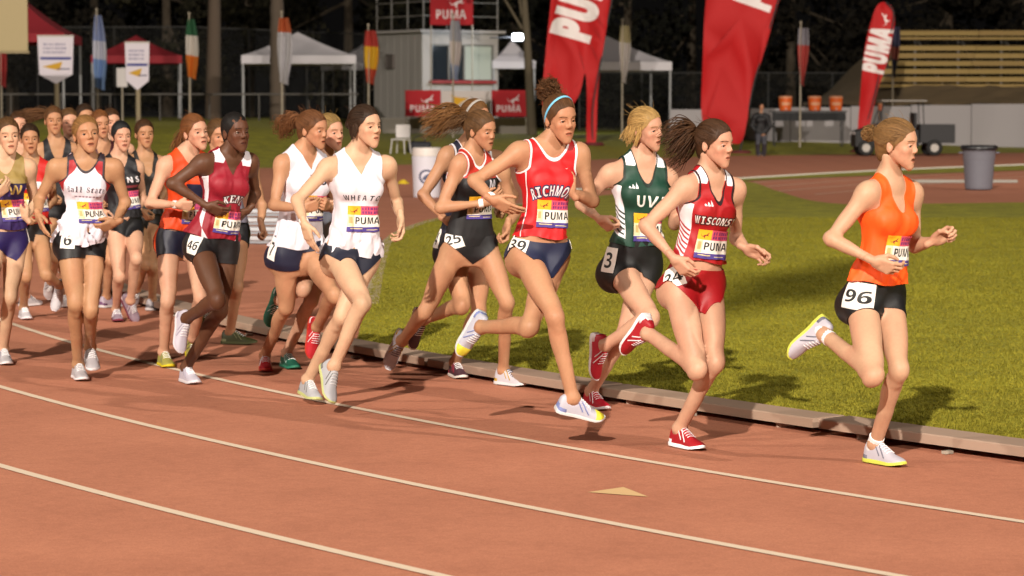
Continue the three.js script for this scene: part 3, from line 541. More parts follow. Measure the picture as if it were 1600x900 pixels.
function person(o) {
  const J = solvePose(o.pose); J.k = o.pose.k ?? 1;
  const p = thing('person', o.label, 'person', J.base), q1 = rng(o.seed * 13 + 1); o.hs = [J.k * (.895 + .06 * q1()), J.k * (.955 + .05 * q1()), J.k * (.92 + .05 * q1())];
  const HM = new THREE.Matrix4().makeTranslation(J.hd.x, J.hd.y, J.hd.z).multiply(J.hm).multiply(new THREE.Matrix4().makeScale(...o.hs));
  o.neckTop = V(0, -.05, -.028).applyMatrix4(HM);
  const f = figureField(J, o), h = o.h ?? .0095, lo = V(9, 9, 9), hi = V(-9, -9, -9);
  for (const [n, q] of Object.entries(J)) if (q.isVector3 && n.length === 2 && !['fw', 'sd'].includes(n) && !/^[rl](fw|sd|h)$/.test(n)) { lo.min(q); hi.max(q); }
  lo.addScalar(-.16); hi.addScalar(.16); hi.y = Math.max(o.neckTop.y + .03, J.nk.y + .1);
  const skin = o.skin, bodyCol = (x, y, z) => { const n = 1 + .10 * fbm(x * 20 + o.seed, y * 16, z * 20, 3) + .05 * noise3(x * 160, y * 160, z * 160), q = 1 + .12 * fbm(x * 14 + 9, y * 11 + o.seed, z * 14, 2); return [skin[0] * n, skin[1] * n * q, skin[2] * n * q]; };
  const bm = netMesh(f.body, lo, hi, h), parts = [{ m: bm, N: meshNormals(bm), color: bodyCol }];
  const H = headMesh(o.face ?? o.seed % 4); parts.push({ m: H.m, N: H.N, color: headColor(skin, H), M: HM });
  for (const s of ['r', 'l']) { // hands: thumb up, palm to the body
    const d = J[s + 'h'].clone().sub(J[s + 'w']).normalize(), fwd = f.frame(.4)[1]; let t = V(0, .8, 0).addScaledVector(fwd, .35 + Math.max(0, -d.y) * .6); if (o['thumb' + s]) t = V(...o['thumb' + s]);
    t.addScaledVector(d, -t.dot(d)).normalize(); const n = s === 'r' ? t.clone().cross(d) : d.clone().cross(t), k = .96 * J.k, HD = handMesh((o.hands ?? {})[s] ?? 'fist');
    parts.push({ m: HD.m, N: HD.N, color: bodyCol, M: new THREE.Matrix4().makeBasis(t, d, n).setPosition(J[s + 'w']).multiply(new THREE.Matrix4().makeScale(k, k, k)) });
  }
  mesh('body', joinMeshes(parts), matSkin, p);
  addHair(p, J, o, H);
  // singlet
  const W = [.14, .105], arc = (x, y, z) => Math.atan2(x / .138, (z + .004) / .10), s = o.top;
  let topMesh;
  if (s) {
    const loose = s.loose ?? .006, seed = o.seed * 3.7;
    const tf = (x, y, z) => { const q = f.local(x, y, z), fl = sstep(.34, .02, q[1]), fold = (fbm(q[0] * 11 + seed, q[1] * 6 - q[0] * 5, q[2] * 11, 3) * .026 + Math.abs(noise3(q[0] * 26 + seed, q[1] * 11 + q[0] * 12, q[2] * 26)) * -.013 + .006) * (.32 + fl) * (s.fold ?? 1); return f.top(x, y, z) - loose - (s.flare ?? .008) * fl - fold; };
    const tlo = f.P.clone().min(J.nk).min(J.rs).min(J.ls).addScalar(-.24), thi = f.P.clone().max(J.nk).max(J.rs).max(J.ls).addScalar(.24);
    let m = netMesh(tf, tlo, thi, .0075);
    const hem = s.hem ?? .06, ax = s.arm ?? .112, nf = s.neck ?? .43, nbk = s.nback ?? .515, nw = s.nw ?? .068;
    const L = fn => (x, y, z) => fn(...f.local(x, y, z));
    m = clipMesh(m, L((x, y, z) => y - hem - (s.hemWave ?? .006) * Math.sin(x * 26 + z * 18 + seed)));
    m = clipMesh(m, L((x, y, z) => y < .30 ? 1 : lerp(.21, ax, sstep(.345, .445, y)) - Math.abs(x)));
    m = clipMesh(m, L((x, y, z) => { const fr = s.v ? nf + Math.abs(x) * 1.55 : nf + (x / nw) ** 2 * (.575 - nf), bk = nbk + (x / nw) ** 2 * (.585 - nbk); return lerp(bk, fr, sstep(-.03, .03, z)) - y; }));
    if (s.crop) m = clipMesh(m, L((x, y) => y - s.crop));
    topMesh = m;
    const uv = L((x, y, z) => [arc(x, y, z) / (2 * Math.PI) + .5, y / .62]);
    const mat = s.paint ? new THREE.MeshPhysicalMaterial({ roughness: .6, sheen: .25, sheenRoughness: .5, map: canvasTex(JW, JH, (g, w, hh) => { g.fillStyle = s.color; g.fillRect(0, 0, w, hh); s.paint(g); }, { wrap: THREE.RepeatWrapping }) }) : clothMat('top' + s.color, { color: s.color });
    mesh(s.name ?? 'singlet', clothGeometry(m, uv, .007), mat, p);
    if (s.trim) { // piping along the neck and armholes: the strip of the shirt next to its edge, set proud
      const tr = clipMesh(clipMesh(m, L((x, y, z) => { const fr = nf + (x / nw) ** 2 * (.575 - nf), bk = nbk + (x / nw) ** 2 * (.585 - nbk), gn = lerp(bk, fr, sstep(-.03, .03, z)) - y, ga = y < .33 ? 1 : lerp(.21, ax, sstep(.345, .445, y)) - Math.abs(x); return .011 - Math.min(gn * .6, ga); })), () => 1);
      if (tr.idx.length) mesh('trim', clothGeometry(tr, null, .004, .0016), clothMat('trim' + s.trim, { color: s.trim }), p);
    }
    if (o.bib) { const [bx, by] = o.bib, bw = .094, bh = .068, b = clipMesh(clipMesh(clipMesh(m, L((x, y, z) => z - .01)), L((x, y, z) => bw - Math.abs(arc(x, y, z) * .135 - bx))), L((x, y) => bh - Math.abs(y - by))); if (b.idx.length) mesh('race_bib', clothGeometry(b, L((x, y, z) => [(arc(x, y, z) * .135 - bx) / bw / 2 + .5, (y - by) / bh / 2 + .5]), .003, .0075), matBib, p); }
  }
  // shorts, briefs or the lower half of a bodysuit
  const bt = o.bottom;
  if (bt) {
    const seed = o.seed * 5.3, lf = bt.loose ?? .0055, brief = bt.kind === 'briefs';
    const bf = (x, y, z) => f.bottom(x, y, z) - lf - (brief ? 0 : .009 * fbm(x * 14 + seed, y * 9, z * 14, 2));
    let m = netMesh(bf, f.P.clone().min(J.rk).min(J.lk).min(f.P).addScalar(-.24), f.P.clone().max(J.rk).max(J.lk).addScalar(.26), .0078);
    const L = fn => (x, y, z) => fn(...f.local(x, y, z)), waist = bt.waist ?? .10;
    m = clipMesh(m, L((x, y, z) => waist + .012 * (x / .15) ** 2 - (z < 0 ? -.01 : 0) - y));
    if (brief) { m = clipMesh(m, L((x, y, z) => { const a = Math.abs(x), fr = -.105 + a * (bt.cut ?? .92), bk = -.125 + a * .62; return y - lerp(bk, fr, sstep(-.05, .04, z)); })); m = clipMesh(m, L((x, y, z) => .135 - z)); m = clipMesh(m, L((x, y, z) => y + .115)); }
    else { const hem = bt.hem ?? .13; m = clipMesh(m, (x, y, z) => { let best = 9, v = 1; for (const l of f.legs) { const t = (x - l.H.x) * l.td.x + (y - l.H.y) * l.td.y + (z - l.H.z) * l.td.z, qx = x - l.H.x - l.td.x * t, qy = y - l.H.y - l.td.y * t, qz = z - l.H.z - l.td.z * t, r = Math.hypot(qx, qy, qz); if (r < best) { best = r; v = hem - t; } } return v; }); }
    const uv = L((x, y, z) => [arc(x, y, z) / (2 * Math.PI) + .5, (y + .25) / .5]);
    const mat = bt.paint ? new THREE.MeshPhysicalMaterial({ roughness: .55, sheen: .2, map: canvasTex(512, 256, (g, w, hh) => { g.fillStyle = bt.color; g.fillRect(0, 0, w, hh); bt.paint(g, w, hh); }, { wrap: THREE.RepeatWrapping }) }) : clothMat('bt' + bt.color, { color: bt.color, roughness: .55 });
    mesh(bt.name ?? (brief ? 'briefs' : 'shorts'), clothGeometry(m, uv, .006), mat, p);
    for (const n of o.numbers ?? []) { const [txt, th, y0, w = .052, hh = .055, tilt = 0] = n, c = Math.cos(tilt), sn = Math.sin(tilt), A = L((x, y, z) => ((arc(x, y, z) - th) * .135) * c + (y - y0) * sn), B = L((x, y, z) => -((arc(x, y, z) - th) * .135) * sn + (y - y0) * c);
      const q = clipMesh(clipMesh(m, (x, y, z) => w - Math.abs(A(x, y, z))), (x, y, z) => hh - Math.abs(B(x, y, z))); if (q.idx.length) mesh('hip_number', clothGeometry(q, (x, y, z) => [A(x, y, z) / w / 2 + .5, B(x, y, z) / hh / 2 + .5], .002, .005), hipMat(txt), p); }
  }
  // shoes and socks
  const so = o.shoes ?? {};
  for (const s of ['r', 'l']) {
    const A = J[s + 'a'], K = J[s + 'k'], [fd, u, flat] = J[s + 'F'];
    const x = u.clone().cross(fd).normalize(); if (s === 'r') x.negate();
    const org = flat ? V(A.x, .006, A.z) : A.clone().addScaledVector(u, -.082), k = .96 * J.k, M = new THREE.Matrix4().makeBasis(x, u, fd).setPosition(org).multiply(new THREE.Matrix4().makeScale(k, k, k)), fl = g => { const q = g.clone().applyMatrix4(M); if (M.determinant() < 0 && q.index) { const i = q.index.array; for (let j = 0; j < i.length; j += 3) [i[j], i[j + 1]] = [i[j + 1], i[j]]; } else if (M.determinant() < 0) { for (const a of Object.values(q.attributes)) { const n = a.itemSize; for (let j = 0; j < a.count; j += 3) for (let c = 0; c < n; c++) { const t = a.array[j * n + c]; a.array[j * n + c] = a.array[(j + 1) * n + c]; a.array[(j + 1) * n + c] = t; } } } return q; };
    const sm = (c, r = .5) => std(c, r);
    const shoe = mesh('shoe', fl(SHOE.upper), clothMat('shoe' + so.color, { color: so.color ?? 0xdddddd, roughness: .55 }), p);
    mesh('sole', fl(SHOE.sole), clothMat('sole' + so.sole, { color: so.sole ?? 0xe8e8e8, roughness: .7 }), shoe);
    mesh('laces', fl(SHOE.laces), clothMat('lace' + (so.lace ?? so.accent), { color: so.lace ?? 0xf0f0f0 }), shoe);
    for (const q of SHOE.stripe) mesh('stripe', fl(q), clothMat('stripe' + so.accent, { color: so.accent ?? 0x888888 }), shoe);
    mesh('heel_counter', fl(SHOE.heel), clothMat('heel' + so.accent, { color: so.accent ?? 0x888888 }), shoe);
    if (so.toe !== undefined) mesh('toe_cap', fl(SHOE.toe), clothMat('toe' + so.toe, { color: so.toe }), shoe);
    if (o.socks !== undefined) { const d = K.clone().sub(A).normalize(), a = A.clone().addScaledVector(d, -.03), list = []; const ux = d.clone().cross(fd).normalize(), uz = ux.clone().cross(d); for (const [t, r] of [[-.035, .030], [.0, .0345], [.03, .0350], [.052, .0335], [.066, .0340], [.073, .0350], [.075, .032]]) list.push(Array.from({ length: 14 }, (_, i) => { const w = i / 14 * 6.2832, q = a.clone().addScaledVector(d, t).addScaledVector(ux, Math.cos(w) * r).addScaledVector(uz, Math.sin(w) * r * 1.06 - .004); return [q.x, q.y, q.z]; })); mesh('sock', ring(list), clothMat('sock' + o.socks, { color: o.socks, roughness: .9 }), p); }
  }
  for (const [s, c] of Object.entries(o.wrist ?? {})) { // a band or a watch strap
    const W = J[s + 'w'], E = J[s + 'e'], d = W.clone().sub(E).normalize(), ux = d.clone().cross(V(.2, .9, .3)).normalize(), uz = ux.clone().cross(d), list = []; for (const [t, r] of [[-.034, .0215], [-.032, .0255], [-.02, .0265], [-.008, .0255], [-.006, .0215]]) list.push(Array.from({ length: 14 }, (_, i) => { const w = i / 14 * 6.2832, q = W.clone().addScaledVector(d, t).addScaledVector(ux, Math.cos(w) * r).addScaledVector(uz, Math.sin(w) * r); return [q.x, q.y, q.z]; })); mesh('wristband', ring(list), clothMat('wr' + c, { color: c, roughness: .8 }), p);
  }
  return p;
}
// ---------------------------------------------------------------- ground, track, kerb, grass
const BX = 29.86, BZ = -33.74;                                             // centre of the bend (world x, z)
const onBend = (R, a, y = 0) => V(BX + R * Math.cos(a), y, BZ + R * Math.sin(a));
const bendAngle = v => Math.atan2(v.z - BZ, v.x - BX);
function sheet(pts, y, scale = 1) { // a flat polygon with uv in metres
  const s = new THREE.Shape(pts.map(p => new THREE.Vector2(p.x, -p.z))), g = new THREE.ShapeGeometry(s); g.rotateX(-Math.PI / 2); g.translate(0, y, 0);
  const p = g.attributes.position, u = g.attributes.uv; for (let i = 0; i < p.count; i++) u.setXY(i, p.getX(i) * scale, -p.getZ(i) * scale); return g;
}
function ribbon(path, w0, w1, y) { // a strip along a path, from offset w0 to w1 (to the left of travel)
  const pos = [], uv = [], idx = []; let L = 0;
  path.forEach((p, i) => { const t = path[Math.min(i + 1, path.length - 1)].clone().sub(path[Math.max(i - 1, 0)]).setY(0).normalize(), n = V(t.z, 0, -t.x); if (i) L += p.distanceTo(path[i - 1]); for (const w of [w0, w1]) { pos.push(p.x + n.x * w, y, p.z + n.z * w); uv.push(L, w); } });
  for (let i = 0; i < path.length - 1; i++) idx.push(2 * i, 2 * i + 1, 2 * i + 2, 2 * i + 1, 2 * i + 3, 2 * i + 2);
  const g = new THREE.BufferGeometry(); g.setAttribute('position', new THREE.Float32BufferAttribute(pos, 3)); g.setAttribute('uv', new THREE.Float32BufferAttribute(uv, 2)); g.setIndex(idx); g.computeVertexNormals(); if (g.attributes.normal.getY(0) < 0) { for (let i = 0; i < idx.length; i += 3) [idx[i], idx[i + 1]] = [idx[i + 1], idx[i]]; g.setIndex(idx); g.computeVertexNormals(); } return g;
}
const arcPath = (R, a0, a1, n = 160) => Array.from({ length: n + 1 }, (_, i) => onBend(R, lerp(a0, a1, i / n)));
const smooth = (pts, n = 60) => new THREE.CatmullRomCurve3(pts, false, 'centripetal').getPoints(n);

const trackTex = (() => { const a = tileNoise(1024, 7, 1), b = tileNoise(1024, 23, 2), c = tileNoise(1024, 90, 3), d = tileNoise(1024, 512, 4), e = tileNoise(1024, 1024, 9); return dataTex(1024, (i, j) => { const st = clamp((b(i, j) * .6 + c(i, j) * .4 - .70) * 6, 0, 1) * .05, n = -st + (a(i, j) - .5) * .07 + (b(i, j) - .5) * .05 + (c(i, j) - .5) * .06 + (d(i, j) - .5) * .10 + (e(i, j) - .5) * .10; return [.70 + n * .6, .445 + n * .5, .335 + n * .42]; }); })();
trackTex.repeat.set(1 / 3.1, 1 / 3.1);
const trackBump = (() => { const d = tileNoise(512, 512, 14), e = tileNoise(512, 250, 15); return dataTex(512, (i, j) => { const v = d(i, j) * .6 + e(i, j) * .4; return [v, v, v]; }, false); })(); trackBump.repeat.set(1 / 1.2, 1 / 1.2);
const matTrack = std(0xffffff, .88, { map: trackTex, bumpMap: trackBump, bumpScale: .0015 });
const grassTex = (() => { const a = tileNoise(512, 9, 21), b = tileNoise(512, 40, 22), c = tileNoise(512, 256, 23), d = tileNoise(512, 512, 24); return dataTex(512, (i, j) => { const n = (a(i, j) - .5) * .16 + (b(i, j) - .5) * .14 + (c(i, j) - .5) * .2 + (d(i, j) - .5) * .22; return [.515 + n * .7, .50 + n * .7, .065 + n * .3]; }); })();
grassTex.repeat.set(1 / 2.3, 1 / 2.3);
const matGrass = std(0xffffff, .95, { map: grassTex });
const matLine = std(lin(.70, .56, .42), .8);
const outer = [[-70, 66], [-24, 66], [-6.8, 68], [-3.06, 72], [7.4, 85], [18.2, 91], [36, 96], [90, 100]];   // x, metres ahead: where the red surface ends
const edgeAt = x => { for (let i = 1; i < outer.length; i++) if (x <= outer[i][0]) return lerp(outer[i - 1][1], outer[i][1], (x - outer[i - 1][0]) / (outer[i][0] - outer[i - 1][0])); return 100; };
const bankTop = x => x < -9 ? 1.1 : x < -5 ? lerp(1.1, .5, (x + 9) / 4) : .5;
const bankH = (x, ahead) => { const s = ahead - edgeAt(x); return s < 0 ? -.03 : .004 + bankTop(x) * sstep(0, 15, s) + .03 * noise3(x * .7, 3, ahead * .7) * sstep(0, 4, s); };
struct('ground', new THREE.PlaneGeometry(900, 900).rotateX(-Math.PI / 2).translate(0, -.08, -200), std(lin(.07, .055, .035), .95));
{
  const pts = [V(90, 0, BZ + 47), V(BX, 0, BZ + 47), ...arcPath(47, Math.PI / 2, Math.PI, 60), V(-24, 0, -60)]; for (const [x, z] of outer.slice(1)) pts.push(V(x, 0, -z)); 
  struct('running_track', sheet(pts, 0), matTrack);
}
{ // rising grass bank and the ground behind the track
  const nx = 110, nz = 70, pos = [], uv = [], idx = [];
  for (let j = 0; j <= nz; j++) for (let i = 0; i <= nx; i++) { const x = lerp(-60, 80, i / nx), z = edgeAt(x) - .6 + 60 * (j / nz) ** 1.6; pos.push(x, bankH(x, z), -z); uv.push(x, z); }
  for (let j = 0; j < nz; j++) for (let i = 0; i < nx; i++) { const a = j * (nx + 1) + i; idx.push(a, a + 1, a + nx + 2, a, a + nx + 2, a + nx + 1); }
  const g = new THREE.BufferGeometry(); g.setAttribute('position', new THREE.Float32BufferAttribute(pos, 3)); g.setAttribute('uv', new THREE.Float32BufferAttribute(uv, 2)); g.setIndex(idx); g.computeVertexNormals(); struct('grass_bank', g, matGrass);
}
const kerbFrom = Math.PI / 2 - .35;                                          // the kerb runs from beyond the right edge round the bend
for (const R of [36.66, 37.92, 39.12, 40.34, 41.56, 42.78]) struct('lane_line', ribbon([V(60, 0, BZ + R), ...arcPath(R, Math.PI / 2, Math.PI * 1.06, 220)], -.026, .026, .004), matLine);
struct('lane_marking', sheet([ground(918, 770), ground(974, 762), ground(1013, 777)].map(v => v.setY(0)), .003), std(lin(.66, .44, .21), .8));
// infield grass: along the kerb, then round the red apron
const grassStart = bendAngle(ground(548, 551));
const infieldFar = smooth([[556, 545], [574, 470], [588, 412], [604, 376], [640, 356], [690, 342], [800, 322], [1000, 301], [1120, 287], [1160, 285], [1215, 300], [1280, 317], [1330, 321], [1450, 320], [1600, 318], [1800, 316]].map(q => ground(...q)), 140);
const infield = [V(60, 0, BZ + 35.08), ...arcPath(35.08, Math.PI / 2, grassStart, 140), ...infieldFar, V(60, 0, -40)];
struct('infield_grass', sheet(infield, .02), matGrass);
struct('apron_edging', ribbon(infieldFar.slice(8, 62), -.10, .02, .024), std(lin(.42, .33, .22), .9));
const farKerb = smooth([[900, 298], [1000, 291], [1200, 277.5], [1400, 266.5], [1600, 258.5], [1800, 251]].map(q => ground(...q)), 60);
struct('grass_strip', sheet([...farKerb, ...smooth([[1800, 260], [1600, 266.5], [1400, 273.5], [1200, 281.5], [1000, 294], [900, 299.5]].map(q => ground(...q)), 60)], .012), matGrass);
{ // far white kerb rail with thickness
  const a = ribbon(farKerb, 0, .1, .06), b = []; for (let i = 0; i < farKerb.length - 1; i++) b.push(boxBar(farKerb[i].clone().setY(.022), farKerb[i + 1].clone().setY(.022), .06, .04)); struct('far_kerb', merge(b), std(lin(.72, .68, .62), .6));
}
for (const w of [-1.22, -2.44, -3.66, -4.88]) struct('far_lane_line', ribbon(farKerb, w - .03, w + .03, .005), matLine);
struct('runway_line', sheet([ground(1406, 281), ground(1590, 281.4), ground(1590, 285.5), ground(1406, 286)].map(v => v.setY(0)), .005), std(lin(.72, .66, .58), .8));
{ // the kerb: separate rails on small feet, each a piece of its own
  const kerb = new THREE.Group(); kerb.name = 'kerb'; kerb.userData.kind = 'structure'; scene.add(kerb);
  const a0 = bendAngle(V(6, 0, 0)), mats = [lin(.34, .235, .17), lin(.31, .21, .155), lin(.36, .25, .185)].map(c => std(c, .75)), r = rng(8), step = 1.83 / 35.3;
  let a = Math.PI / 2 + .62;
  for (let i = 0; a < Math.PI * 1.03; i++, a += step) {
    const n = 10, rings = [], R0 = 35.14, R1 = 35.36, y0 = .030, y1 = .078, e = .006;
    for (let k = 0; k <= n; k++) { const t = a + (step - .0012) * k / n; rings.push([[R1, y0], [R1, y1 - e], [R1 - e, y1], [R0 + e, y1], [R0, y1 - e], [R0, y0]].map(([R, y]) => { const q = onBend(R, t, y + (i % 3) * .001); return [q.x, q.y, q.z]; })); }
    const g = ring(rings).toNonIndexed(); g.computeVertexNormals(); const m = mesh('kerb_rail', g, mats[i % 3], kerb);
    for (const u of [.16, .84]) { const q = onBend(35.27, a + step * u); mesh('foot', box(.10, .030, .07, q.x, .0155, q.z), mats[1], m); }
    const c = onBend(35.375, a + step * .5); const cl = box(.05, .014, .03); cl.rotateY(-(a + step * .5)).translate(c.x, .009, c.z); mesh('clip', cl, std(lin(.36, .31, .25), .6), m);
  }
}
{ // blades of grass on the near infield
  const r = rng(77), blade = []; for (let i = 0; i < 5; i++) { const a = r() * 6.28, l = .011 + .010 * r(), b = .009 + .012 * r(), w = .0022, x = (r() - .5) * .03, z = (r() - .5) * .03, c = Math.cos(a), s = Math.sin(a); const P = [[-w, 0, 0], [w, 0, 0], [-w * .7, l * .6, b * .35], [w * .7, l * .6, b * .35], [0, l, b]].map(([u, y, v]) => [x + u * c - v * s, y, z + u * s + v * c]); for (const t of [[0, 1, 3], [0, 3, 2], [2, 3, 4]]) for (const q of t) blade.push(...P[q]); }
  const g = new THREE.BufferGeometry(); g.setAttribute('position', new THREE.Float32BufferAttribute(blade, 3)); g.computeVertexNormals();
  const poly = infield.map(p => [p.x, p.z]), inside = (x, z) => { let c = false; for (let i = 0, j = poly.length - 1; i < poly.length; j = i++) { const [a, b] = poly[i], [d, e] = poly[j]; if ((b > z) !== (e > z) && x < (d - a) * (z - b) / (e - b) + a) c = !c; } return c; };
  const N = 190000, im = new THREE.InstancedMesh(g, std(0xffffff, .85, { side: THREE.DoubleSide }), N), M = new THREE.Matrix4(), C = new THREE.Color(); let k = 0, tries = 0;
  while (k < N && tries++ < 900000) { const z = 11 + 26 * r() ** 1.7, x = lerp(-.22, .235, r()) * z; if (Math.hypot(x - BX, -z - BZ) > 35.11 || !inside(x, -z)) continue; const s = (.6 + .4 * r()) * (z < 20 ? 1 : 1.2), q = r() * 6.28; M.makeRotationY(q).scale(V(s, s * (.8 + .5 * r()), s)).setPosition(x, .018, -z); im.setMatrixAt(k, M); const v = .94 + .12 * r() + .10 * noise3(x * 1.1, 0, z * 1.1) + .07 * noise3(x * 5, 0, z * 5), y = r(); im.setColorAt(k, C.setRGB((.205 + .05 * y) * v, (.192 + .02 * y) * v, .009 * v)); k++; }
  im.count = k; sh(im); im.name = 'grass'; im.userData.kind = 'stuff'; im.userData.label = 'short mown yellowish green grass of the infield'; im.userData.category = 'grass'; scene.add(im);
}
// ---------------------------------------------------------------- floodlights
const matLamp = new THREE.MeshStandardMaterial({ color: 0xffffff, emissive: 0xfff2e0, emissiveIntensity: 12 }), matSteel = std(lin(.32, .32, .33), .5, { metalness: .6 });
FLOODS.forEach(([x, y, z, tx, tz, cd, c, ang], i) => {
  const where = ['behind the photographer on the left', 'behind the photographer on the right', 'beside the far bleachers', 'beyond the left end of the track', 'far out to the left of the bend'][i];
  const t = thing('floodlight_tower', `tall steel floodlight tower ${where}`, 'floodlight', V(x, 0, z)), aim = Math.atan2(tx - x, tz - z);
  mesh('pole', cyl(.14, .26, y + .6, 0, (y + .6) / 2, 0), matSteel, t);
  const head = new THREE.Group(); head.name = 'lamp_rack'; head.position.set(0, y, 0); head.rotation.set(0, aim, 0); t.add(head);
  mesh('crossbar', merge([box(3.2, .12, .12, 0, .32, .15), box(3.2, .12, .12, 0, -.32, .15)]), matSteel, head);
  for (let k = 0; k < 8; k++) { const q = new THREE.Vector3((k % 4 - 1.5) * .8, k < 4 ? .32 : -.32, .42); const housing = mesh('lamp_housing', new THREE.CylinderGeometry(.27, .16, .34, 18).rotateX(Math.PI / 2).translate(q.x, q.y, q.z - .05), matSteel, head); mesh('lamp_glass', new THREE.CircleGeometry(.25, 20).translate(q.x, q.y, q.z + .125), matLamp, housing); }
  const l = new THREE.SpotLight(c, cd, 0, ang * D2R, .35, 2), d = V(Math.sin(aim), 0, Math.cos(aim)); l.position.set(x + d.x * .75, y, z + d.z * .75); l.target.position.set(tx, 0, tz); l.castShadow = true; l.shadow.mapSize.set(2048, 2048); l.shadow.radius = 30; scene.add(l, l.target);
});

{ // a pennant on a cable high behind the photographer: it throws the long soft shadow on the grass
  const t = thing('cable_pennant', 'pennant hanging from a cable high behind the photographer', 'pennant', V(-4.95, 0, 10.7)), d = V(1.6, 0, -2.9).normalize(), top = 15.5, A = V(-46, top + .6, 6), B = V(46, top + .6, -6);
  for (const q of [A, B]) mesh('mast', cyl(.1, .2, q.y, q.x, q.y / 2, q.z, 12), matSteel, t); mesh('cable', new THREE.TubeGeometry(new THREE.CatmullRomCurve3([A, V(-20, top + .1, 2.5), V(0, top, 0), V(20, top + .1, -2.5), B]), 40, .008, 6), matSteel, t);
  const g = new THREE.PlaneGeometry(1, 1, 20, 8), p = g.attributes.position; for (let i = 0; i < p.count; i++) { const u = p.getX(i) + .5, v = p.getY(i); p.setXYZ(i, d.x * u * 2.3 + .10 * Math.sin(u * 7), top - .8 + v * 1.5 - .12 * u * u, d.z * u * 2.3); } g.computeVertexNormals(); mesh('cloth', g, std(lin(.3, .05, .05), .8, { side: THREE.DoubleSide }), t);
}
let matFrond, linkMat;
// ---------------------------------------------------------------- beyond the track
const atY = (px, Z, y) => V((px - 800) / FOCAL * Z * 1.0, y, -Z);
const groundAt = (px, Z) => { const x = at(px, 200, Z).x; return V(x, Math.max(bankH(x, Z), 0), -Z); };
const W2 = (px, py, Z) => at(px, py, Z);
const matWhite = std(lin(.62, .58, .57), .75), matPole = std(lin(.34, .29, .22), .6), matDark = std(lin(.02, .02, .022), .6), matRedCloth = std(lin(.50, .018, .025), .75, { side: THREE.DoubleSide });
const matTentWhite = std(lin(.60, .57, .60), .8, { side: THREE.DoubleSide }), matTentRed = std(lin(.30, .018, .028), .8, { side: THREE.DoubleSide });
// trees: tapered trunk, limbs, a crown of many leaves
const leafGeo = (() => { const P = []; for (const a of [0, 1.05, 2.1]) { const c = Math.cos(a), s = Math.sin(a), L = .26, w = .075; for (const t of [[[-.0, 0], [-w, L * .45], [0, L]], [[0, 0], [0, L], [w, L * .45]]]) for (const [u, y] of t) P.push(u * c, y - L / 2, u * s + .04 * Math.sin(y * 9)); } const g = new THREE.BufferGeometry(); g.setAttribute('position', new THREE.Float32BufferAttribute(P, 3)); g.computeVertexNormals(); return g; })();
const matLeaf = new THREE.MeshPhysicalMaterial({ vertexColors: true, roughness: .9, side: THREE.DoubleSide }), matBark = (() => { const a = tileNoise(256, 12, 51), b = tileNoise(256, 60, 52); return std(0xffffff, .95, { map: dataTex(256, (i, j) => { const n = a(i, j * .3) * .2 + b(i, j) * .15; return [.22 + n * .6, .18 + n * .6, .13 + n * .6]; }) }); })();
function tree(label, px, Z, h, crownR, crownY, n, color, seed, lean = 0, bark = matBark, tr = .3) {
  const r = rng(seed), b = groundAt(px, Z), t = thing('tree', label, 'tree', b);
  const pts = [V(0, -.2, 0), V(lean * .3, h * .3, 0), V(lean * .7, h * .62, .2), V(lean, h * .9, 0)], trunk = [new THREE.TubeGeometry(new THREE.CatmullRomCurve3(pts), 14, tr, 9)];
  const p0 = trunk[0].attributes.position; for (let i = 0; i < p0.count; i++) { const y = clamp(p0.getY(i) / (h * .9), 0, 1), k = lerp(1.15, .35, y), c = new THREE.CatmullRomCurve3(pts).getPoint(y); p0.setX(i, c.x + (p0.getX(i) - c.x) * k); p0.setZ(i, c.z + (p0.getZ(i) - c.z) * k); }
  const lobes = [];
  for (let i = 0; i < 13; i++) { const a = r() * 6.28, u = r(), q = V(lean + Math.cos(a) * crownR * (.25 + .7 * r()), lerp(crownY * .45, h, u), Math.sin(a) * crownR * (.25 + .6 * r())); lobes.push([q, crownR * (.28 + .3 * r()) * (1 - .35 * u)]); if (i < 8) trunk.push(bar(V(lean * .6, lerp(h * .35, h * .75, u), 0), q, tr * .38, tr * .12, 6)); }
  mesh('trunk', merge(trunk), bark, t);
  const LP = leafGeo.attributes.position.array, LN = leafGeo.attributes.normal.array, nv = LP.length, pos = new Float32Array(n * nv), nor = new Float32Array(n * nv), col = new Float32Array(n * nv), M = new THREE.Matrix4(), E = new THREE.Euler(), a = V(0, 0, 0);
  for (let k = 0; k < n; k++) {
    const [q, R] = lobes[Math.floor(r() * lobes.length)], d = V(r() - .5, r() - .5, r() - .5).normalize().multiplyScalar(R * Math.cbrt(.25 + .75 * r())), s = 1.1 + 1.1 * r(); d.y *= .75; M.makeRotationFromEuler(E.set(r() * 3, r() * 6, r() * 3)); const v = .55 + .8 * r();
    for (let i = 0; i < nv; i += 3) { a.set(LP[i], LP[i + 1], LP[i + 2]).multiplyScalar(s).applyMatrix4(M); const o = k * nv + i; pos[o] = a.x + q.x + d.x; pos[o + 1] = a.y + q.y + d.y; pos[o + 2] = a.z + q.z + d.z; a.set(LN[i], LN[i + 1], LN[i + 2]).applyMatrix4(M); nor[o] = a.x; nor[o + 1] = a.y; nor[o + 2] = a.z; col[o] = color[0] * v; col[o + 1] = color[1] * v; col[o + 2] = color[2] * v; }
  }
  const cg = new THREE.BufferGeometry(); cg.setAttribute('position', new THREE.BufferAttribute(pos, 3)); cg.setAttribute('normal', new THREE.BufferAttribute(nor, 3)); cg.setAttribute('color', new THREE.BufferAttribute(col, 3)); mesh('crown', cg, matLeaf, t);
  return t;
}
const dk = [.009, .009, .003], ol = [.020, .017, .005], br = [.014, .010, .004];
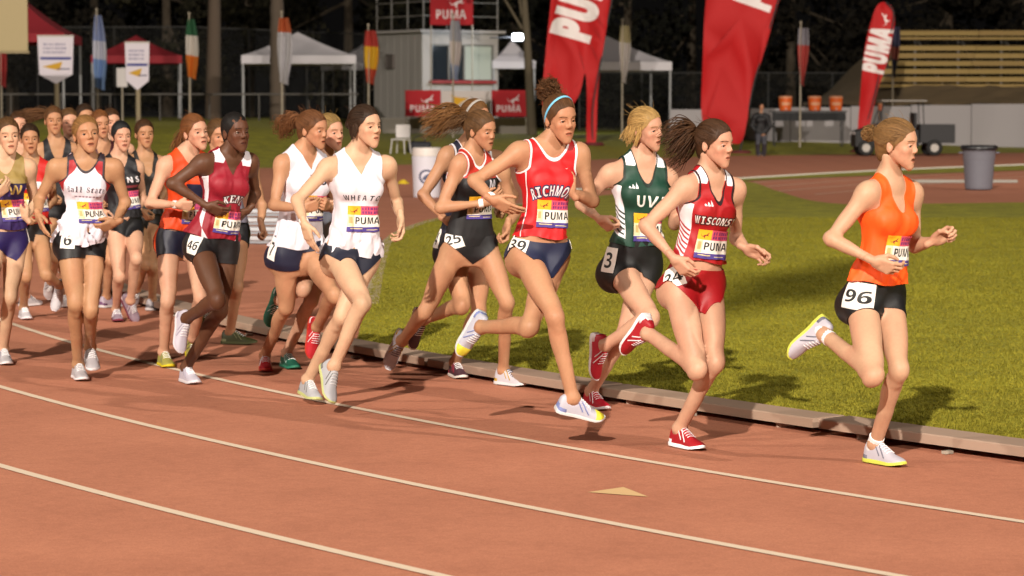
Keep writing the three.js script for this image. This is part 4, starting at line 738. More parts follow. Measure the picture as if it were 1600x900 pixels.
const TREES = [
  ['broad dark tree behind the red tents at far left', 20, 132, 13, 5.5, 3, 3800, br, 1], ['dark tree between the two red tents', 150, 140, 14, 6, 3.5, 3800, dk, 2], ['dark olive tree behind the peak of the low red tent', 262, 134, 13, 5.2, 3.5, 3800, ol, 3],
  ['olive tree behind the white tent beside the palm', 390, 146, 15, 6, 4, 3800, ol, 4], ['tall dark tree left of the booth roof', 545, 142, 14.5, 6, 3, 3800, ol, 5], ['dark tree directly behind the press booth', 690, 140, 14, 5.8, 4, 3800, dk, 6],
  ['dark tree behind the bright white lamp', 800, 144, 15, 5.6, 3, 3800, ol, 7], ['dark tree between the two big red feather flags', 980, 136, 13.5, 5.6, 2.5, 3800, dk, 8], ['olive dark tree just left of the tilted middle feather flag', 1080, 146, 15, 5.8, 3, 3800, ol, 9],
  ['brownish tree above the orange drink coolers', 1235, 138, 14, 6, 3, 3800, br, 10], ['dark brown tree behind the small feather flag', 1370, 146, 15, 6.4, 4, 3800, br, 11], ['dark brown tree above the left part of the bleachers', 1480, 142, 15, 5.6, 5, 3800, br, 12], ['dark tree past the left edge beyond the tan board', -190, 138, 14, 6, 3, 3000, dk, 14], ['olive tree well past the left edge', -420, 144, 14, 6.4, 3, 2600, ol, 15], ['dark tree past the right edge behind the bleachers', 1790, 146, 15, 6.2, 4, 2600, dk, 16],
  ['dark tree above the right end of the bleachers', 1600, 146, 15.5, 6, 5, 3800, br, 13]];
for (const a of TREES) tree(...a.slice(0, 9));
tree('tall tree with a bare pale trunk between the Irish flag and the palm', 333, 106, 15, 4, 19, 3000, ol, 31, .3, std(lin(.11, .078, .055), .9), .30);
tree('slim leaning tree beside the bright white lamp', 832, 103, 12, 2.4, 16, 1600, ol, 32, -.7, std(lin(.12, .095, .06), .9), .18);
{ // a palm whose hanging fronds show along the top of the picture
  const b = groundAt(434, 98), t = thing('palm_tree', 'palm with a thick grey trunk and hanging yellowish fronds', 'palm tree', b), H = 8.4, r = rng(5);
  const rings = []; for (let i = 0; i <= 26; i++) { const y = H * i / 26, R = lerp(.30, .21, i / 26) * (i % 2 ? 1.06 : .97); rings.push(Array.from({ length: 12 }, (_, k) => [Math.cos(k / 12 * 6.283) * R, y, -Math.sin(k / 12 * 6.283) * R])); } mesh('trunk', ring(rings), std(lin(.10, .075, .055), .95), t);
  for (let i = 0; i < 30; i++) { // fronds, each a midrib with leaflets
    const a = i / 30 * 6.28 * 2.4 + r(), up = r() * 1.5 - .4, L = 2.6 + r() * 1.2, g = [], mid = []; for (let k = 0; k <= 12; k++) { const u = k / 12; mid.push(V(Math.cos(a) * L * u * (1 - .25 * u), H + up * u - 2.6 * u * u * (1.1 - up * .3), Math.sin(a) * L * u * (1 - .25 * u))); }
    g.push(strandGeometry([{ p: mid, r0: .035, r1: .01, c: [1, 1, 1] }]).toNonIndexed()); g[0].deleteAttribute('color');
    const P = []; for (let k = 1; k < 12; k++) for (const s of [-1, 1]) for (let q = 0; q < 2; q++) { const m = mid[k].clone().lerp(mid[Math.min(k + 1, 12)], q * .5), side = V(-Math.sin(a), -.55, Math.cos(a) * 1).multiplyScalar(s).setY(-.75), e = m.clone().addScaledVector(side, .55 * (1 - k / 16)).addScaledVector(V(Math.cos(a), 0, Math.sin(a)), .22), w = V(Math.cos(a), .2, Math.sin(a)).multiplyScalar(.035); P.push(m.x - w.x, m.y, m.z - w.z, m.x + w.x, m.y, m.z + w.z, e.x, e.y, e.z); }
    const lg = new THREE.BufferGeometry(); lg.setAttribute('position', new THREE.Float32BufferAttribute(P, 3)); lg.computeVertexNormals(); g.push(lg); mesh('frond', merge(g.map(q => { if (q.attributes.uv) q.deleteAttribute('uv'); return q; })), matFrond ??= new THREE.MeshPhysicalMaterial({ color: lin(.085, .070, .018), roughness: .8, side: THREE.DoubleSide }), t);
  }
}
// chain link fences
const linkTex = dataTex(64, (i, j) => { const a = Math.abs((i + j) % 32 - 16), b = Math.abs((i - j + 64) % 32 - 16), v = Math.min(a, b) < 2.0 ? 1 : 0; return [v, v, v]; }, false);
function fence(label, pts, hgt) {
  const t = thing('chain_link_fence', label, 'fence', V(0, 0, 0)), mt = std(lin(.05, .048, .045), .7);
  for (let k = 0; k < pts.length - 1; k++) {
    const a = pts[k], b = pts[k + 1], d = b.clone().sub(a), n = Math.max(1, Math.round(Math.hypot(d.x, d.z) / 3));
    for (let i = k ? 1 : 0; i <= n; i++) { const p = a.clone().lerp(b, i / n); mesh('post', cyl(.04, .04, hgt, p.x, p.y + hgt / 2, p.z, 8), mt, t); }
    const U = V(0, hgt - .03, 0); mesh('rail', bar(a.clone().add(U), b.clone().add(U), .03), mt, t); mesh('rail', bar(a.clone().add(V(0, .08, 0)), b.clone().add(V(0, .08, 0)), .015), mt, t);
    const L = d.length(), g = new THREE.BufferGeometry(); g.setAttribute('position', new THREE.Float32BufferAttribute([a.x, a.y + .06, a.z + .045, b.x, b.y + .06, b.z + .045, b.x, b.y + hgt - .04, b.z + .045, a.x, a.y + hgt - .04, a.z + .045], 3)); g.setAttribute('uv', new THREE.Float32BufferAttribute([0, 0, L / .12, 0, L / .12, hgt / .12, 0, hgt / .12], 2)); g.setIndex([0, 1, 2, 0, 2, 3]); g.computeVertexNormals();
    mesh('wire_mesh', g, linkMat ??= std(lin(.025, .025, .023), .8, { alphaMap: linkTex, transparent: true, alphaTest: .5, side: THREE.DoubleSide }), t);
  }
}
fence('tall chain link fence behind the tents on the left', [[-40, 118], [60, 118], [300, 118], [570, 118]].map(([p, z]) => groundAt(p, z)), 4.2);
fence('chain link fence behind the right hand white tent and the coolers', [[905, 118], [1100, 118], [1300, 118], [1430, 118]].map(([p, z]) => groundAt(p, z)), 2.7);
{ // low rail in front of the left tents
  const t = thing('pipe_railing', 'low pipe railing on the bank behind the pack', 'railing', V(0, 0, 0)), a = groundAt(-60, 96), b = groundAt(560, 96), mt = std(lin(.10, .09, .08), .5);
  for (let i = 0; i <= 8; i++) { const p = a.clone().lerp(b, i / 8); p.y = bankH(p.x, 96); mesh('post', cyl(.03, .03, 1.0, p.x, p.y + .5, p.z, 8), mt, t); }
  mesh('rail', bar(a.clone().setY(bankH(a.x, 96) + .98), b.clone().setY(bankH(a.x, 96) + .98), .035), mt, t);
}
// pop-up canopies
function canopy(label, mat, cx, Z, w, eavePx, apexPx, turn = 0, group) {
  const b = groundAt(cx, Z), yE = at(cx, eavePx, Z).y - b.y, yA = at(cx, apexPx, Z).y - b.y, t = thing('canopy_tent', label, 'tent', b, turn, group), h = w / 2, v = .32, pos = [], idx = [], uv = [], n = 8;
  for (let s = 0; s < 4; s++) { // four sagging roof slopes
    const A = V(h, yE, h).applyAxisAngle(EY, s * Math.PI / 2), B = V(h, yE, -h).applyAxisAngle(EY, s * Math.PI / 2), o = pos.length / 3;
    for (let i = 0; i <= n; i++) for (let j = 0; j <= n; j++) { const u = i / n, e = A.clone().lerp(B, j / n).multiply(V(1 - u, 1, 1 - u)); e.y = yE + (yA - yE) * (u ** 1.25) - .06 * Math.sin(j / n * Math.PI) * (1 - u); pos.push(e.x, e.y, e.z); uv.push(j / n, u); }
    for (let i = 0; i < n; i++) for (let j = 0; j < n; j++) { const a = o + i * (n + 1) + j; idx.push(a, a + 1, a + n + 2, a, a + n + 2, a + n + 1); }
  }
  const g = new THREE.BufferGeometry(); g.setAttribute('position', new THREE.Float32BufferAttribute(pos, 3)); g.setAttribute('uv', new THREE.Float32BufferAttribute(uv, 2)); g.setIndex(idx); g.computeVertexNormals(); mesh('roof', g, mat, t);
  for (let s = 0; s < 4; s++) { const q = new THREE.PlaneGeometry(w, v, 24, 2), p = q.attributes.position; for (let i = 0; i < p.count; i++) p.setZ(i, .03 * Math.sin(p.getX(i) * 4.3 + s) * (.5 - p.getY(i) / v)); q.translate(0, yE - v / 2 - .004, h).rotateY(s * Math.PI / 2); q.computeVertexNormals(); mesh('valance', q, mat, t); }
  for (const [x, z] of [[1, 1], [1, -1], [-1, 1], [-1, -1]]) mesh('leg', box(.07, yE, .07, x * (h - .06), yE / 2, z * (h - .06)), std(lin(.3, .3, .3), .5), t);
}
canopy('white canopy tent with a pointed top behind the palm trunk', matTentWhite, 466, 101, 4.4, 88, 50, .1);
canopy('white canopy tent half hidden behind the booth and the Spanish flag', matTentWhite, 576, 122, 4.0, 99, 64, .2);
canopy('white canopy tent under the bright lamp right of the booth', matTentWhite, 800, 113, 1.9, 96, 62, .1);
canopy('white canopy tent right of the left feather flag', matTentWhite, 948, 99, 4.3, 98, 56, .12);
canopy('large dark red canopy tent at the upper left edge', matTentRed, 4, 97, 5.4, 55, -32, .05);
canopy('low dark red canopy tent behind the white shield banners', matTentRed, 214, 110, 3.8, 88, 55, .15);
// the booth
{
  const Z = 110, c = W2(660, 120, Z), th = 35 * D2R, b = groundAt(660, Z), H = at(660, 46, Z).y - b.y - .12, w = 3.95, d = 3.9;
  const t = thing('press_booth', 'pale grey two sided press booth with a wide window', 'booth', V(b.x, b.y, b.z), 0), inner = new THREE.Group(); t.rotation.y = th; // local: x along the front to the right, z towards us, near corner at the origin
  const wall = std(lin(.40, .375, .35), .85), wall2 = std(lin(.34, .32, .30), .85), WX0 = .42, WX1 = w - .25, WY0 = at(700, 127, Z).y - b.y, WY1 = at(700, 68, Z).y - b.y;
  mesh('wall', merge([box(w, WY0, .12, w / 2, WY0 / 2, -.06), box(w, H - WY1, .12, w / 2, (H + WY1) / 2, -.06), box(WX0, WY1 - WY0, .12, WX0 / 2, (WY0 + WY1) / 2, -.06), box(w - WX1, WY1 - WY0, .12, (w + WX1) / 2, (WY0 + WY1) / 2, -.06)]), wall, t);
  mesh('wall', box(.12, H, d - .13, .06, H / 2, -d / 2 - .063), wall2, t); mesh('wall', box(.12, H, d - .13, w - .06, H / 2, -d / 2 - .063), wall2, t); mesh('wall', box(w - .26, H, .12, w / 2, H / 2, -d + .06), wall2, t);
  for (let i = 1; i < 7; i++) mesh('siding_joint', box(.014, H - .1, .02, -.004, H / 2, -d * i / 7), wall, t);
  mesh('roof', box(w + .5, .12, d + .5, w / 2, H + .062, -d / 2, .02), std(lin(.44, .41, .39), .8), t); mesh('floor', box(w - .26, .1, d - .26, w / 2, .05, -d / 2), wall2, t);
  const win = mesh('window', merge([box(WX1 - WX0, .08, .16, (WX0 + WX1) / 2, WY1 - .04, -.05), box(.08, WY1 - WY0 - .16, .16, WX0 + .04, (WY0 + WY1) / 2, -.05), box(.08, WY1 - WY0 - .16, .16, WX1 - .04, (WY0 + WY1) / 2, -.05), box(.07, WY1 - WY0 - .16, .14, WX0 + .95, (WY0 + WY1) / 2, -.05), box(.07, WY1 - WY0 - .16, .14, WX0 + 1.75, (WY0 + WY1) / 2, -.05)]), std(lin(.2, .19, .17), .6), t);
  mesh('sill', box(WX1 - WX0 + .1, .14, .3, (WX0 + WX1) / 2, WY0 - .02, .05, .01), std(lin(.28, .03, .03), .6), win);
  const ws = [[WX0 + .08, WX0 + .915, .02], [WX0 + .985, WX0 + 1.715, .03], [WX0 + 1.785, WX1 - .08, 1]];
  for (const [x0, x1, e] of ws) mesh('pane', box(x1 - x0, WY1 - WY0 - .16, .012, (x0 + x1) / 2, (WY0 + WY1) / 2, -.06), e === 1 ? new THREE.MeshStandardMaterial({ color: lin(.3, .32, .28), roughness: .4, emissive: lin(.30, .33, .25), emissiveIntensity: .55 }) : new THREE.MeshPhysicalMaterial({ color: lin(.02, .025, .03), roughness: .08 }), win);
  mesh('air_vent', merge([box(.16, .62, .07, -.05, H * .72, -2.2), box(.16, .62, .07, -.05, H * .72, -2.75), box(.16, .07, .48, -.05, H * .72 + .275, -2.475), box(.16, .07, .48, -.05, H * .72 - .275, -2.475), box(.10, .46, .46, -.03, H * .72, -2.475)]), std(lin(.13, .11, .10), .7), t);
  const rail = []; const R1 = std(lin(.25, .23, .2), .6); for (const x of [.1, 1.3, 2.6, w]) rail.push(cyl(.03, .03, 1.9, x, H + 1.07, -.05, 8)); for (const z of [-1.3, -2.6, -3.8]) rail.push(cyl(.03, .03, 1.9, .1, H + 1.07, z, 8)); for (const y of [.6, 1.2, 1.9]) { rail.push(bar(V(.1, H + .12 + y, -.05), V(w, H + .12 + y, -.05), .025), bar(V(.1, H + .12 + y, -.05), V(.1, H + .12 + y, -3.8), .025)); } mesh('roof_railing', merge(rail), R1, t);
  // lamp on an arm from the roof edge
  const lp = W2(809, 58, 109), l = thing('flood_lamp', 'small brilliant white lamp on an arm right of the booth roof', 'lamp', lp), arm0 = W2(765, 59, 109).sub(lp);
  mesh('arm', bar(arm0, V(-.18, .0, 0), .03), matDark, l); mesh('housing', box(.5, .34, .2, 0, 0, -.12, .03), matDark, l); mesh('lamp_glass', box(.42, .26, .02, 0, 0, .0, .005), new THREE.MeshStandardMaterial({ color: 0xffffff, emissive: 0xeaf6ff, emissiveIntensity: 16 }), l);
  const s = new THREE.PointLight(0xeaf4ff, 60, 0, 2); s.position.copy(lp).add(V(0, 0, .25)); s.castShadow = true; s.shadow.radius = 10; scene.add(s);
}
{ const a = W2(597, 187, 107), b = W2(832, 187, 107), w = b.x - a.x, y0 = groundAt(700, 107).y, h = a.y - y0; const t = thing('retaining_wall', 'low pale concrete wall below the sponsor banners', 'wall', V((a.x + b.x) / 2, y0, a.z)); mesh('wall_face', box(w, h, .3, 0, h / 2, 0, .01), std(lin(.30, .27, .23), .9), t); mesh('coping', box(w + .1, .08, .36, 0, h + .042, 0, .01), std(lin(.34, .31, .27), .9), t); }
// sponsor banners: cloth on two stakes
function banner(label, x0, y0, x1, y1, Z, draw) {
  const a = W2(x0, y0, Z), b = W2(x1, y1, Z), w = b.x - a.x, h = a.y - b.y, t = thing('sponsor_banner', label, 'banner', V((a.x + b.x) / 2, b.y, a.z)), g = new THREE.BoxGeometry(w, h, .025, 16, 6, 1), p = g.attributes.position; for (let i = 0; i < p.count; i++) p.setZ(i, p.getZ(i) + .02 * Math.sin(p.getX(i) * 5 + x0)); g.translate(0, h / 2, 0); g.computeVertexNormals();
  const tx = std(0xffffff, .75, { map: canvasTex(256, Math.round(256 * h / w), draw) }); mesh('cloth', g, tx, t);
  const gy = groundAt((x0 + x1) / 2, Z).y; for (const s of [-1, 1]) mesh('stake', cyl(.025, .025, b.y - gy + h, s * (w / 2 - .03), (h - (b.y - gy)) / 2, -.06, 8), matPole, t);
}
const pumaPanel = (g, w, h) => { g.fillStyle = '#b3121f'; g.fillRect(0, 0, w, h); g.fillStyle = '#e6d9da'; leapingCat(g, w * .62, h * .36, w * .34); g.font = `bold ${h * .36}px sans-serif`; g.textAlign = 'center'; g.textBaseline = 'middle'; g.save(); g.translate(w * .48, h * .70); g.scale(w * .72 / g.measureText('PUMA').width, 1); g.fillText('PUMA', 0, 0); g.restore(); };
banner('red sponsor banner with white leaping cat, left of the white one', 633, 141, 689, 182, 105, pumaPanel);
banner('white sponsor banner with yellow swoosh between two red ones', 690, 142, 767, 181, 105, (g, w, h) => { g.fillStyle = '#cfc4c0'; g.fillRect(0, 0, w, h); g.fillStyle = '#d9a21a'; g.beginPath(); g.moveTo(w * .18, h * .15); g.quadraticCurveTo(w * .3, h * .3, w * .55, h * .28); g.quadraticCurveTo(w * .35, h * .5, w * .25, h * .72); g.quadraticCurveTo(w * .26, h * .4, w * .18, h * .15); g.fill(); });
banner('red sponsor banner with white leaping cat, right of the white one', 768, 141, 823, 182, 105, pumaPanel);
banner('red sponsor sign with white leaping cat on the booth roof', 672, -16, 739, 39, 108.6, pumaPanel);
// feather flags: cloth cut to its outline, hung from a bent pole along one edge
function featherFlag(label, Z, pole, cloth, text, base) {
  const b = groundAt(base[0], Z), t = thing('feather_flag', label, 'feather flag', b), L = q => W2(q[0], q[1], Z).sub(b), o = cloth.map(L), s = new THREE.Shape(new THREE.SplineCurve(o.map(q => new THREE.Vector2(q.x, q.y))).getPoints(70));
  const xs = o.map(q => q.x), ys = o.map(q => q.y), x0 = Math.min(...xs), x1 = Math.max(...xs), y0 = Math.min(...ys), y1 = Math.max(...ys);
  let g = new THREE.ShapeGeometry(s, 8); { // refine so that the cloth can fold
    for (let it = 0; it < 4; it++) { const q = g.index ? g.toNonIndexed() : g, P = q.attributes.position.array, out = []; for (let i = 0; i < P.length; i += 9) { const A = V(P[i], P[i + 1], P[i + 2]), B = V(P[i + 3], P[i + 4], P[i + 5]), C = V(P[i + 6], P[i + 7], P[i + 8]), e = [A.distanceTo(B), B.distanceTo(C), C.distanceTo(A)], m = Math.max(...e); if (m < .3) { out.push(A, B, C); continue; } const k = e.indexOf(m), T = [[A, B, C], [B, C, A], [C, A, B]][k], M = T[0].clone().add(T[1]).multiplyScalar(.5); out.push(T[0], M, T[2], M, T[1], T[2]); } g = new THREE.BufferGeometry().setFromPoints(out); } }
  const p = g.attributes.position, uv = new Float32Array(p.count * 2); for (let i = 0; i < p.count; i++) { const x = p.getX(i), y = p.getY(i); uv[2 * i] = (x - x0) / (x1 - x0); uv[2 * i + 1] = (y - y0) / (y1 - y0); p.setZ(i, .10 * Math.sin((x - x0) * 5.2 + y * .9) + .05 * Math.sin(x * 9 - y * 1.7)); }
  g.setAttribute('uv', new THREE.BufferAttribute(uv, 2)); g.computeVertexNormals();
  const n = g.attributes.normal; for (let i = 0; i < n.count; i++) { const x = p.getX(i), y = p.getY(i), fx = .52 * Math.cos((x - x0) * 5.2 + y * .9) + .45 * Math.cos(x * 9 - y * 1.7), fy = .09 * Math.cos((x - x0) * 5.2 + y * .9), l = Math.hypot(fx, fy, 1); n.setXYZ(i, -fx / l, -fy / l, 1 / l); }
  const H = 1024, Wd = Math.round(H * (x1 - x0) / (y1 - y0));
  mesh('cloth', g, std(0xffffff, .7, { side: THREE.DoubleSide, map: canvasTex(Wd, H, (c, w, h) => { c.fillStyle = '#b8060c'; c.fillRect(0, 0, w, h); const m = q => { const v = L(q); return [(v.x - x0) / (x1 - x0) * w, (1 - (v.y - y0) / (y1 - y0)) * h]; }; const [a0, a1] = text.map(m), d = Math.hypot(a1[0] - a0[0], a1[1] - a0[1]), hh = text[2]; c.save(); c.translate(...a0); c.rotate(Math.atan2(a1[1] - a0[1], a1[0] - a0[0])); c.fillStyle = '#eee4e2'; const px = w / (x1 - x0) * (hh * Z / FOCAL); c.font = `bold ${px * 1.3}px sans-serif`; c.textBaseline = 'middle'; c.scale(d * .76 / c.measureText('PUMA').width, 1); c.lineWidth = px * .12; c.strokeStyle = '#eee4e2'; c.strokeText('PUMA', 0, 0); c.fillText('PUMA', 0, 0); c.restore(); c.save(); c.translate(a0[0] + (a1[0] - a0[0]) * .9, a0[1] + (a1[1] - a0[1]) * .9); c.rotate(Math.atan2(a1[1] - a0[1], a1[0] - a0[0])); c.fillStyle = '#eee4e2'; leapingCat(c, 0, 0, d * .2); c.restore(); }) }), t);
  mesh('pole', new THREE.TubeGeometry(new THREE.CatmullRomCurve3([V(0, 0, 0), ...pole.map(L)]), 40, .028, 8), matDark, t);
  mesh('ground_plate', cyl(.35, .42, .1, 0, .04, 0, 18), std(lin(.12, .02, .02), .6), t);
}
featherFlag('big red feather flag left, white letters cut by the top edge', 88, [[926, 170], [936, 110], [946, 50], [956, 0], [968, -90], [955, -150]], [[938, 104], [950, 30], [956, 0], [970, -90], [962, -140], [925, -160], [880, -120], [864, -40], [860, 10], [852, 90], [848, 165], [880, 176], [904, 150], [914, 114], [917, 150], [917, 228], [930, 228], [934, 150]], [[890, 62], [945, -130], 62], [926, 236]);
featherFlag('big red feather flag in the middle, leaning right', 88, [[1166, 190], [1178, 130], [1192, 80], [1216, 0], [1240, -80], [1232, -140]], [[1182, 118], [1194, 80], [1218, 0], [1242, -80], [1236, -130], [1200, -150], [1150, -120], [1112, -50], [1103, 0], [1098, 90], [1096, 180], [1110, 205], [1140, 222], [1158, 222], [1168, 185]], [[1174, 12], [1232, -150], 58], [1156, 236]);
featherFlag('small complete red feather flag beside the utility cart', 90, [[1352, 200], [1364, 160], [1378, 100], [1392, 50], [1396, 18], [1384, 3]], [[1372, 138], [1388, 88], [1398, 38], [1396, 14], [1383, 3], [1369, 10], [1359, 40], [1351, 80], [1345, 130], [1340, 200], [1343, 224], [1352, 222], [1362, 182]], [[1363, 114], [1385, 22], 34], [1346, 236]);
// flags hanging limp from slim poles
function flag(label, px, yTop, yBot, wpx, bands, Z, seed, cat = 'flag') {
  const b = groundAt(px, Z), t = thing('flag', label, cat, b), top = at(px, yTop - 8, Z).y - b.y, w = wpx * Z / FOCAL, y1 = at(px, yTop, Z).y - b.y, y0 = at(px, yBot, Z).y - b.y;
  mesh('pole', cyl(.028, .04, top, 0, top / 2, 0, 10), matPole, t); mesh('finial', new THREE.SphereGeometry(.05, 12, 8).translate(0, top + .03, 0), matPole, t);
  const N = 26; let acc = 0; for (const [f, c] of bands) { const ya = lerp(y1, y0, acc), yb = lerp(y1, y0, acc + f); acc += f; const g = new THREE.PlaneGeometry(1, 1, N, 8), p = g.attributes.position; for (let i = 0; i < p.count; i++) { const u = p.getX(i) + .5, v = .5 - p.getY(i), y = lerp(ya, yb, v), q = (y1 - y) / (y1 - y0), ww = w * (.45 + .75 * Math.sin(Math.min(1, q * 1.1) * 2.4 + seed * .1)) * .8; p.setXYZ(i, .03 + u * ww - ww * .35, y - .12 * u * q, .10 * Math.sin(u * 13 + seed + q * 2) * (.4 + u) + .06); } g.computeVertexNormals(); mesh('cloth_band', g, std(c, .8, { side: THREE.DoubleSide }), t); }
}
const c_ = (r, g, b) => lin(r, g, b);
flag('white and red flag cut by the left edge', 3, 38, 132, 14, [[.45, c_(.5, .45, .45)], [.55, c_(.35, .03, .03)]], 90, 1);
flag('pale blue flag left of the second shield banner', 153, 24, 136, 22, [[.35, c_(.20, .24, .40)], [.25, c_(.45, .45, .52)], [.4, c_(.15, .24, .45)]], 92, 2);
flag('green white and orange flag by the bare trunk', 297, 30, 119, 20, [[.28, c_(.02, .10, .04)], [.34, c_(.55, .5, .45)], [.38, c_(.55, .14, .01)]], 92, 3);
flag('orange and white flag in front of the palm trunk', 441, 28, 128, 24, [[.22, c_(.40, .08, .02)], [.78, c_(.42, .40, .42)]], 90, 4);
flag('red and yellow flag left of the booth', 576, 48, 128, 24, [[.3, c_(.35, .03, .02)], [.42, c_(.55, .30, .01)], [.28, c_(.40, .05, .02)]], 92, 5);
flag('white and pale blue flag in front of the booth window', 708, 32, 122, 20, [[.35, c_(.34, .34, .38)], [.4, c_(.52, .46, .44)], [.25, c_(.32, .36, .48)]], 92, 6);
flag('cream flag in front of the right hand white tent', 972, 40, 126, 18, [[.3, c_(.36, .30, .16)], [.7, c_(.5, .45, .42)]], 92, 7);
flag('red and grey flag above the orange coolers', 1250, 44, 130, 18, [[.3, c_(.26, .24, .27)], [.7, c_(.42, .06, .05)]], 92, 8);
flag('dark flag right behind the small feather flag', 1394, 42, 118, 16, [[.4, c_(.04, .04, .08)], [.25, c_(.28, .08, .06)], [.35, c_(.03, .03, .06)]], 96, 9);
// white shield shaped banners on posts
function shield(label, x0, x1, y0, y1, Z, k) {
  const b = groundAt((x0 + x1) / 2, Z), t = thing('shield_banner', label, 'banner', b), w = (x1 - x0) * Z / FOCAL, ya = at(800, y0, Z).y - b.y, yb = at(800, y1, Z).y - b.y, h = ya - yb, s = new THREE.Shape([[-.5, 1], [.5, 1], [.46, .2], [0, 0], [-.46, .2]].map(([u, v]) => new THREE.Vector2(u * w, yb + v * h))), g = new THREE.ExtrudeGeometry(s, { depth: .03, bevelEnabled: false }), p = g.attributes.position, uv = g.attributes.uv; for (let i = 0; i < p.count; i++) uv.setXY(i, p.getX(i) / w + .5, (p.getY(i) - yb) / h);
  g.translate(0, 0, .05); mesh('panel', g, std(0xffffff, .8, { map: canvasTex(160, 224, (c, W, H) => { c.fillStyle = '#d9d0da'; c.fillRect(0, 0, W, H); c.fillStyle = '#8d86a4'; const r = rng(k); for (let j = 0; j < 3; j++) for (let x = 26; x < 130; x += 13) c.fillRect(x, 30 + j * 19, 5 + 6 * r(), 10); c.fillStyle = '#3b3f86'; c.fillRect(12, 96, W - 24, 12); c.fillStyle = '#c99a2a'; c.beginPath(); c.moveTo(20, 142); c.lineTo(110, 118); c.lineTo(96, 160); c.fill(); c.fillStyle = '#5a5470'; c.fillRect(84, 150, 58, 6); }) }), t);
  mesh('crossbar', box(w * 1.02, .07, .06, 0, ya + .03, .05, .01), std(lin(.5, .46, .42), .6), t); mesh('pole', cyl(.075, .085, ya + .05, 0, (ya + .05) / 2, -.04, 10), std(lin(.30, .24, .15), .8), t);
}
shield('larger white shield banner with blue and yellow bands at left', 61, 117, 58, 131, 86, 3);
shield('narrower white shield banner right of the pale blue flag', 197, 235, 68, 141, 88, 5);
{ const a = W2(182, 106, 88), b = W2(199, 136, 88), t = thing('small_sign', 'small blank white sign beside the narrower shield banner', 'sign', V((a.x + b.x) / 2, b.y, a.z)); mesh('panel', box(b.x - a.x, a.y - b.y, .03, 0, (a.y - b.y) / 2, 0, .008), matWhite, t); mesh('post', cyl(.03, .03, b.y - .1, 0, -(b.y - .1) / 2, -.035, 8), matPole, t); }
{ const a = W2(-60, -40, 74), b = W2(44, 80, 74), t = thing('notice_board', 'tan board hanging into the upper left corner', 'board', V((a.x + b.x) / 2, 0, a.z)), w = b.x - a.x, h = a.y - b.y; mesh('panel', box(w, h, .08, 0, b.y + h / 2, 0, .02), std(lin(.42, .34, .19), .85), t); mesh('frame', merge([box(w + .08, .06, .1, 0, b.y - .032, 0), box(w + .08, .06, .1, 0, a.y + .032, 0)]), std(lin(.30, .24, .14), .8), t); for (const s of [-.9]) mesh('post', box(.12, b.y, .12, s * w / 2, b.y / 2, -.12), matPole, t); }
// bleachers on the right
{
  const t = thing('bleachers', 'bleachers with long yellowish wooden seat planks at right', 'bleachers', V(0, 0, 0)), mp = [lin(.35, .24, .07), lin(.32, .21, .065), lin(.37, .25, .08)].map(c => std(c, .7)), st = std(lin(.16, .15, .14), .6, { metalness: .4 });
  const rows = [[135, 1372, 99, 3], [125, 1374, 99.8, 5.8], [112.5, 1380, 100.8, 5.8], [100, 1388, 101.8, 5.8], [88, 1394, 102.8, 5.8], [76, 1398, 103.8, 5.8], [52.5, 1404, 106, 6], [61, 1404, 105.6, 2.5]];
  const end = 1780; rows.forEach(([y, x, Z, th], i) => { const a = W2(x, y, Z), b = W2(end, y, Z), h = th * Z / FOCAL; const n = 3; for (let k = 0; k < n; k++) { const xa = lerp(a.x, b.x, k / n), xb = lerp(a.x, b.x, (k + 1) / n) - .015; mesh('plank', box(xb - xa, h, .05, (xa + xb) / 2, a.y, a.z, .006), mp[(i + k) % 3], t); mesh('plank', box(xb - xa, .045, .28, (xa + xb) / 2, a.y + h / 2 + .026, a.z - .145, .006), mp[(i + k + 1) % 3], t); } });
  for (let k = 0; k < 6; k++) { const x = lerp(W2(1400, 100, 100).x, W2(1760, 100, 100).x, k / 5), lo = W2(1400, 136, 99), hi = W2(1400, 46, 106.4); mesh('frame', merge([boxBar(V(x, lo.y - .1, lo.z - .35), V(x, hi.y - .3, hi.z - .35), .08, .16), box(.08, hi.y - .4, .08, x, (hi.y - .4) / 2, hi.z - .35), box(.08, lo.y, .08, x, lo.y / 2, lo.z - .4)]), st, t); }
}
{ const t = thing('earth_slope', 'bare brown earth slope below the bleachers', 'slope', V(0, 0, 0)); t.userData.kind = 'structure'; const pos = [], idx = [], nx = 60, nz = 10; for (let j = 0; j <= nz; j++) for (let i = 0; i <= nx; i++) { const px = lerp(1255, 1820, i / nx), v = j / nz, Z = lerp(96.3, px < 1400 ? 110 : 98.9, v), y = at(px, lerp(164, px < 1400 ? lerp(160, 60, sstep(1255, 1400, px)) : 134, v), Z).y + .06 * noise3(px * .06, v * 7, 2); pos.push(at(px, 100, Z).x, y, -Z); } for (let j = 0; j < nz; j++) for (let i = 0; i < nx; i++) { const a = j * (nx + 1) + i; idx.push(a, a + 1, a + nx + 2, a, a + nx + 2, a + nx + 1); } const g = new THREE.BufferGeometry(); g.setAttribute('position', new THREE.Float32BufferAttribute(pos, 3)); g.setIndex(idx); g.computeVertexNormals(); delete t.userData.category; delete t.userData.label; mesh('slope_face', g, std(lin(.16, .11, .055), .95), t); }
{ const t = thing('concrete_wall', 'long low grey concrete wall in front of the bleachers', 'wall', V(0, 0, 0)), m = std(lin(.36, .335, .345), .9), y0 = -.1; for (let k = 0; k < 8; k++) { const xa = lerp(1046, 1800, k / 8), xb = lerp(1046, 1800, (k + 1) / 8), a = W2(xa, lerp(171, 159, k / 7), 96), b = W2(xb, 166, 96); mesh('panel', box(b.x - a.x - .02, a.y - y0, .25, (a.x + b.x) / 2, (a.y + y0) / 2, -96, .012), m, t); } }
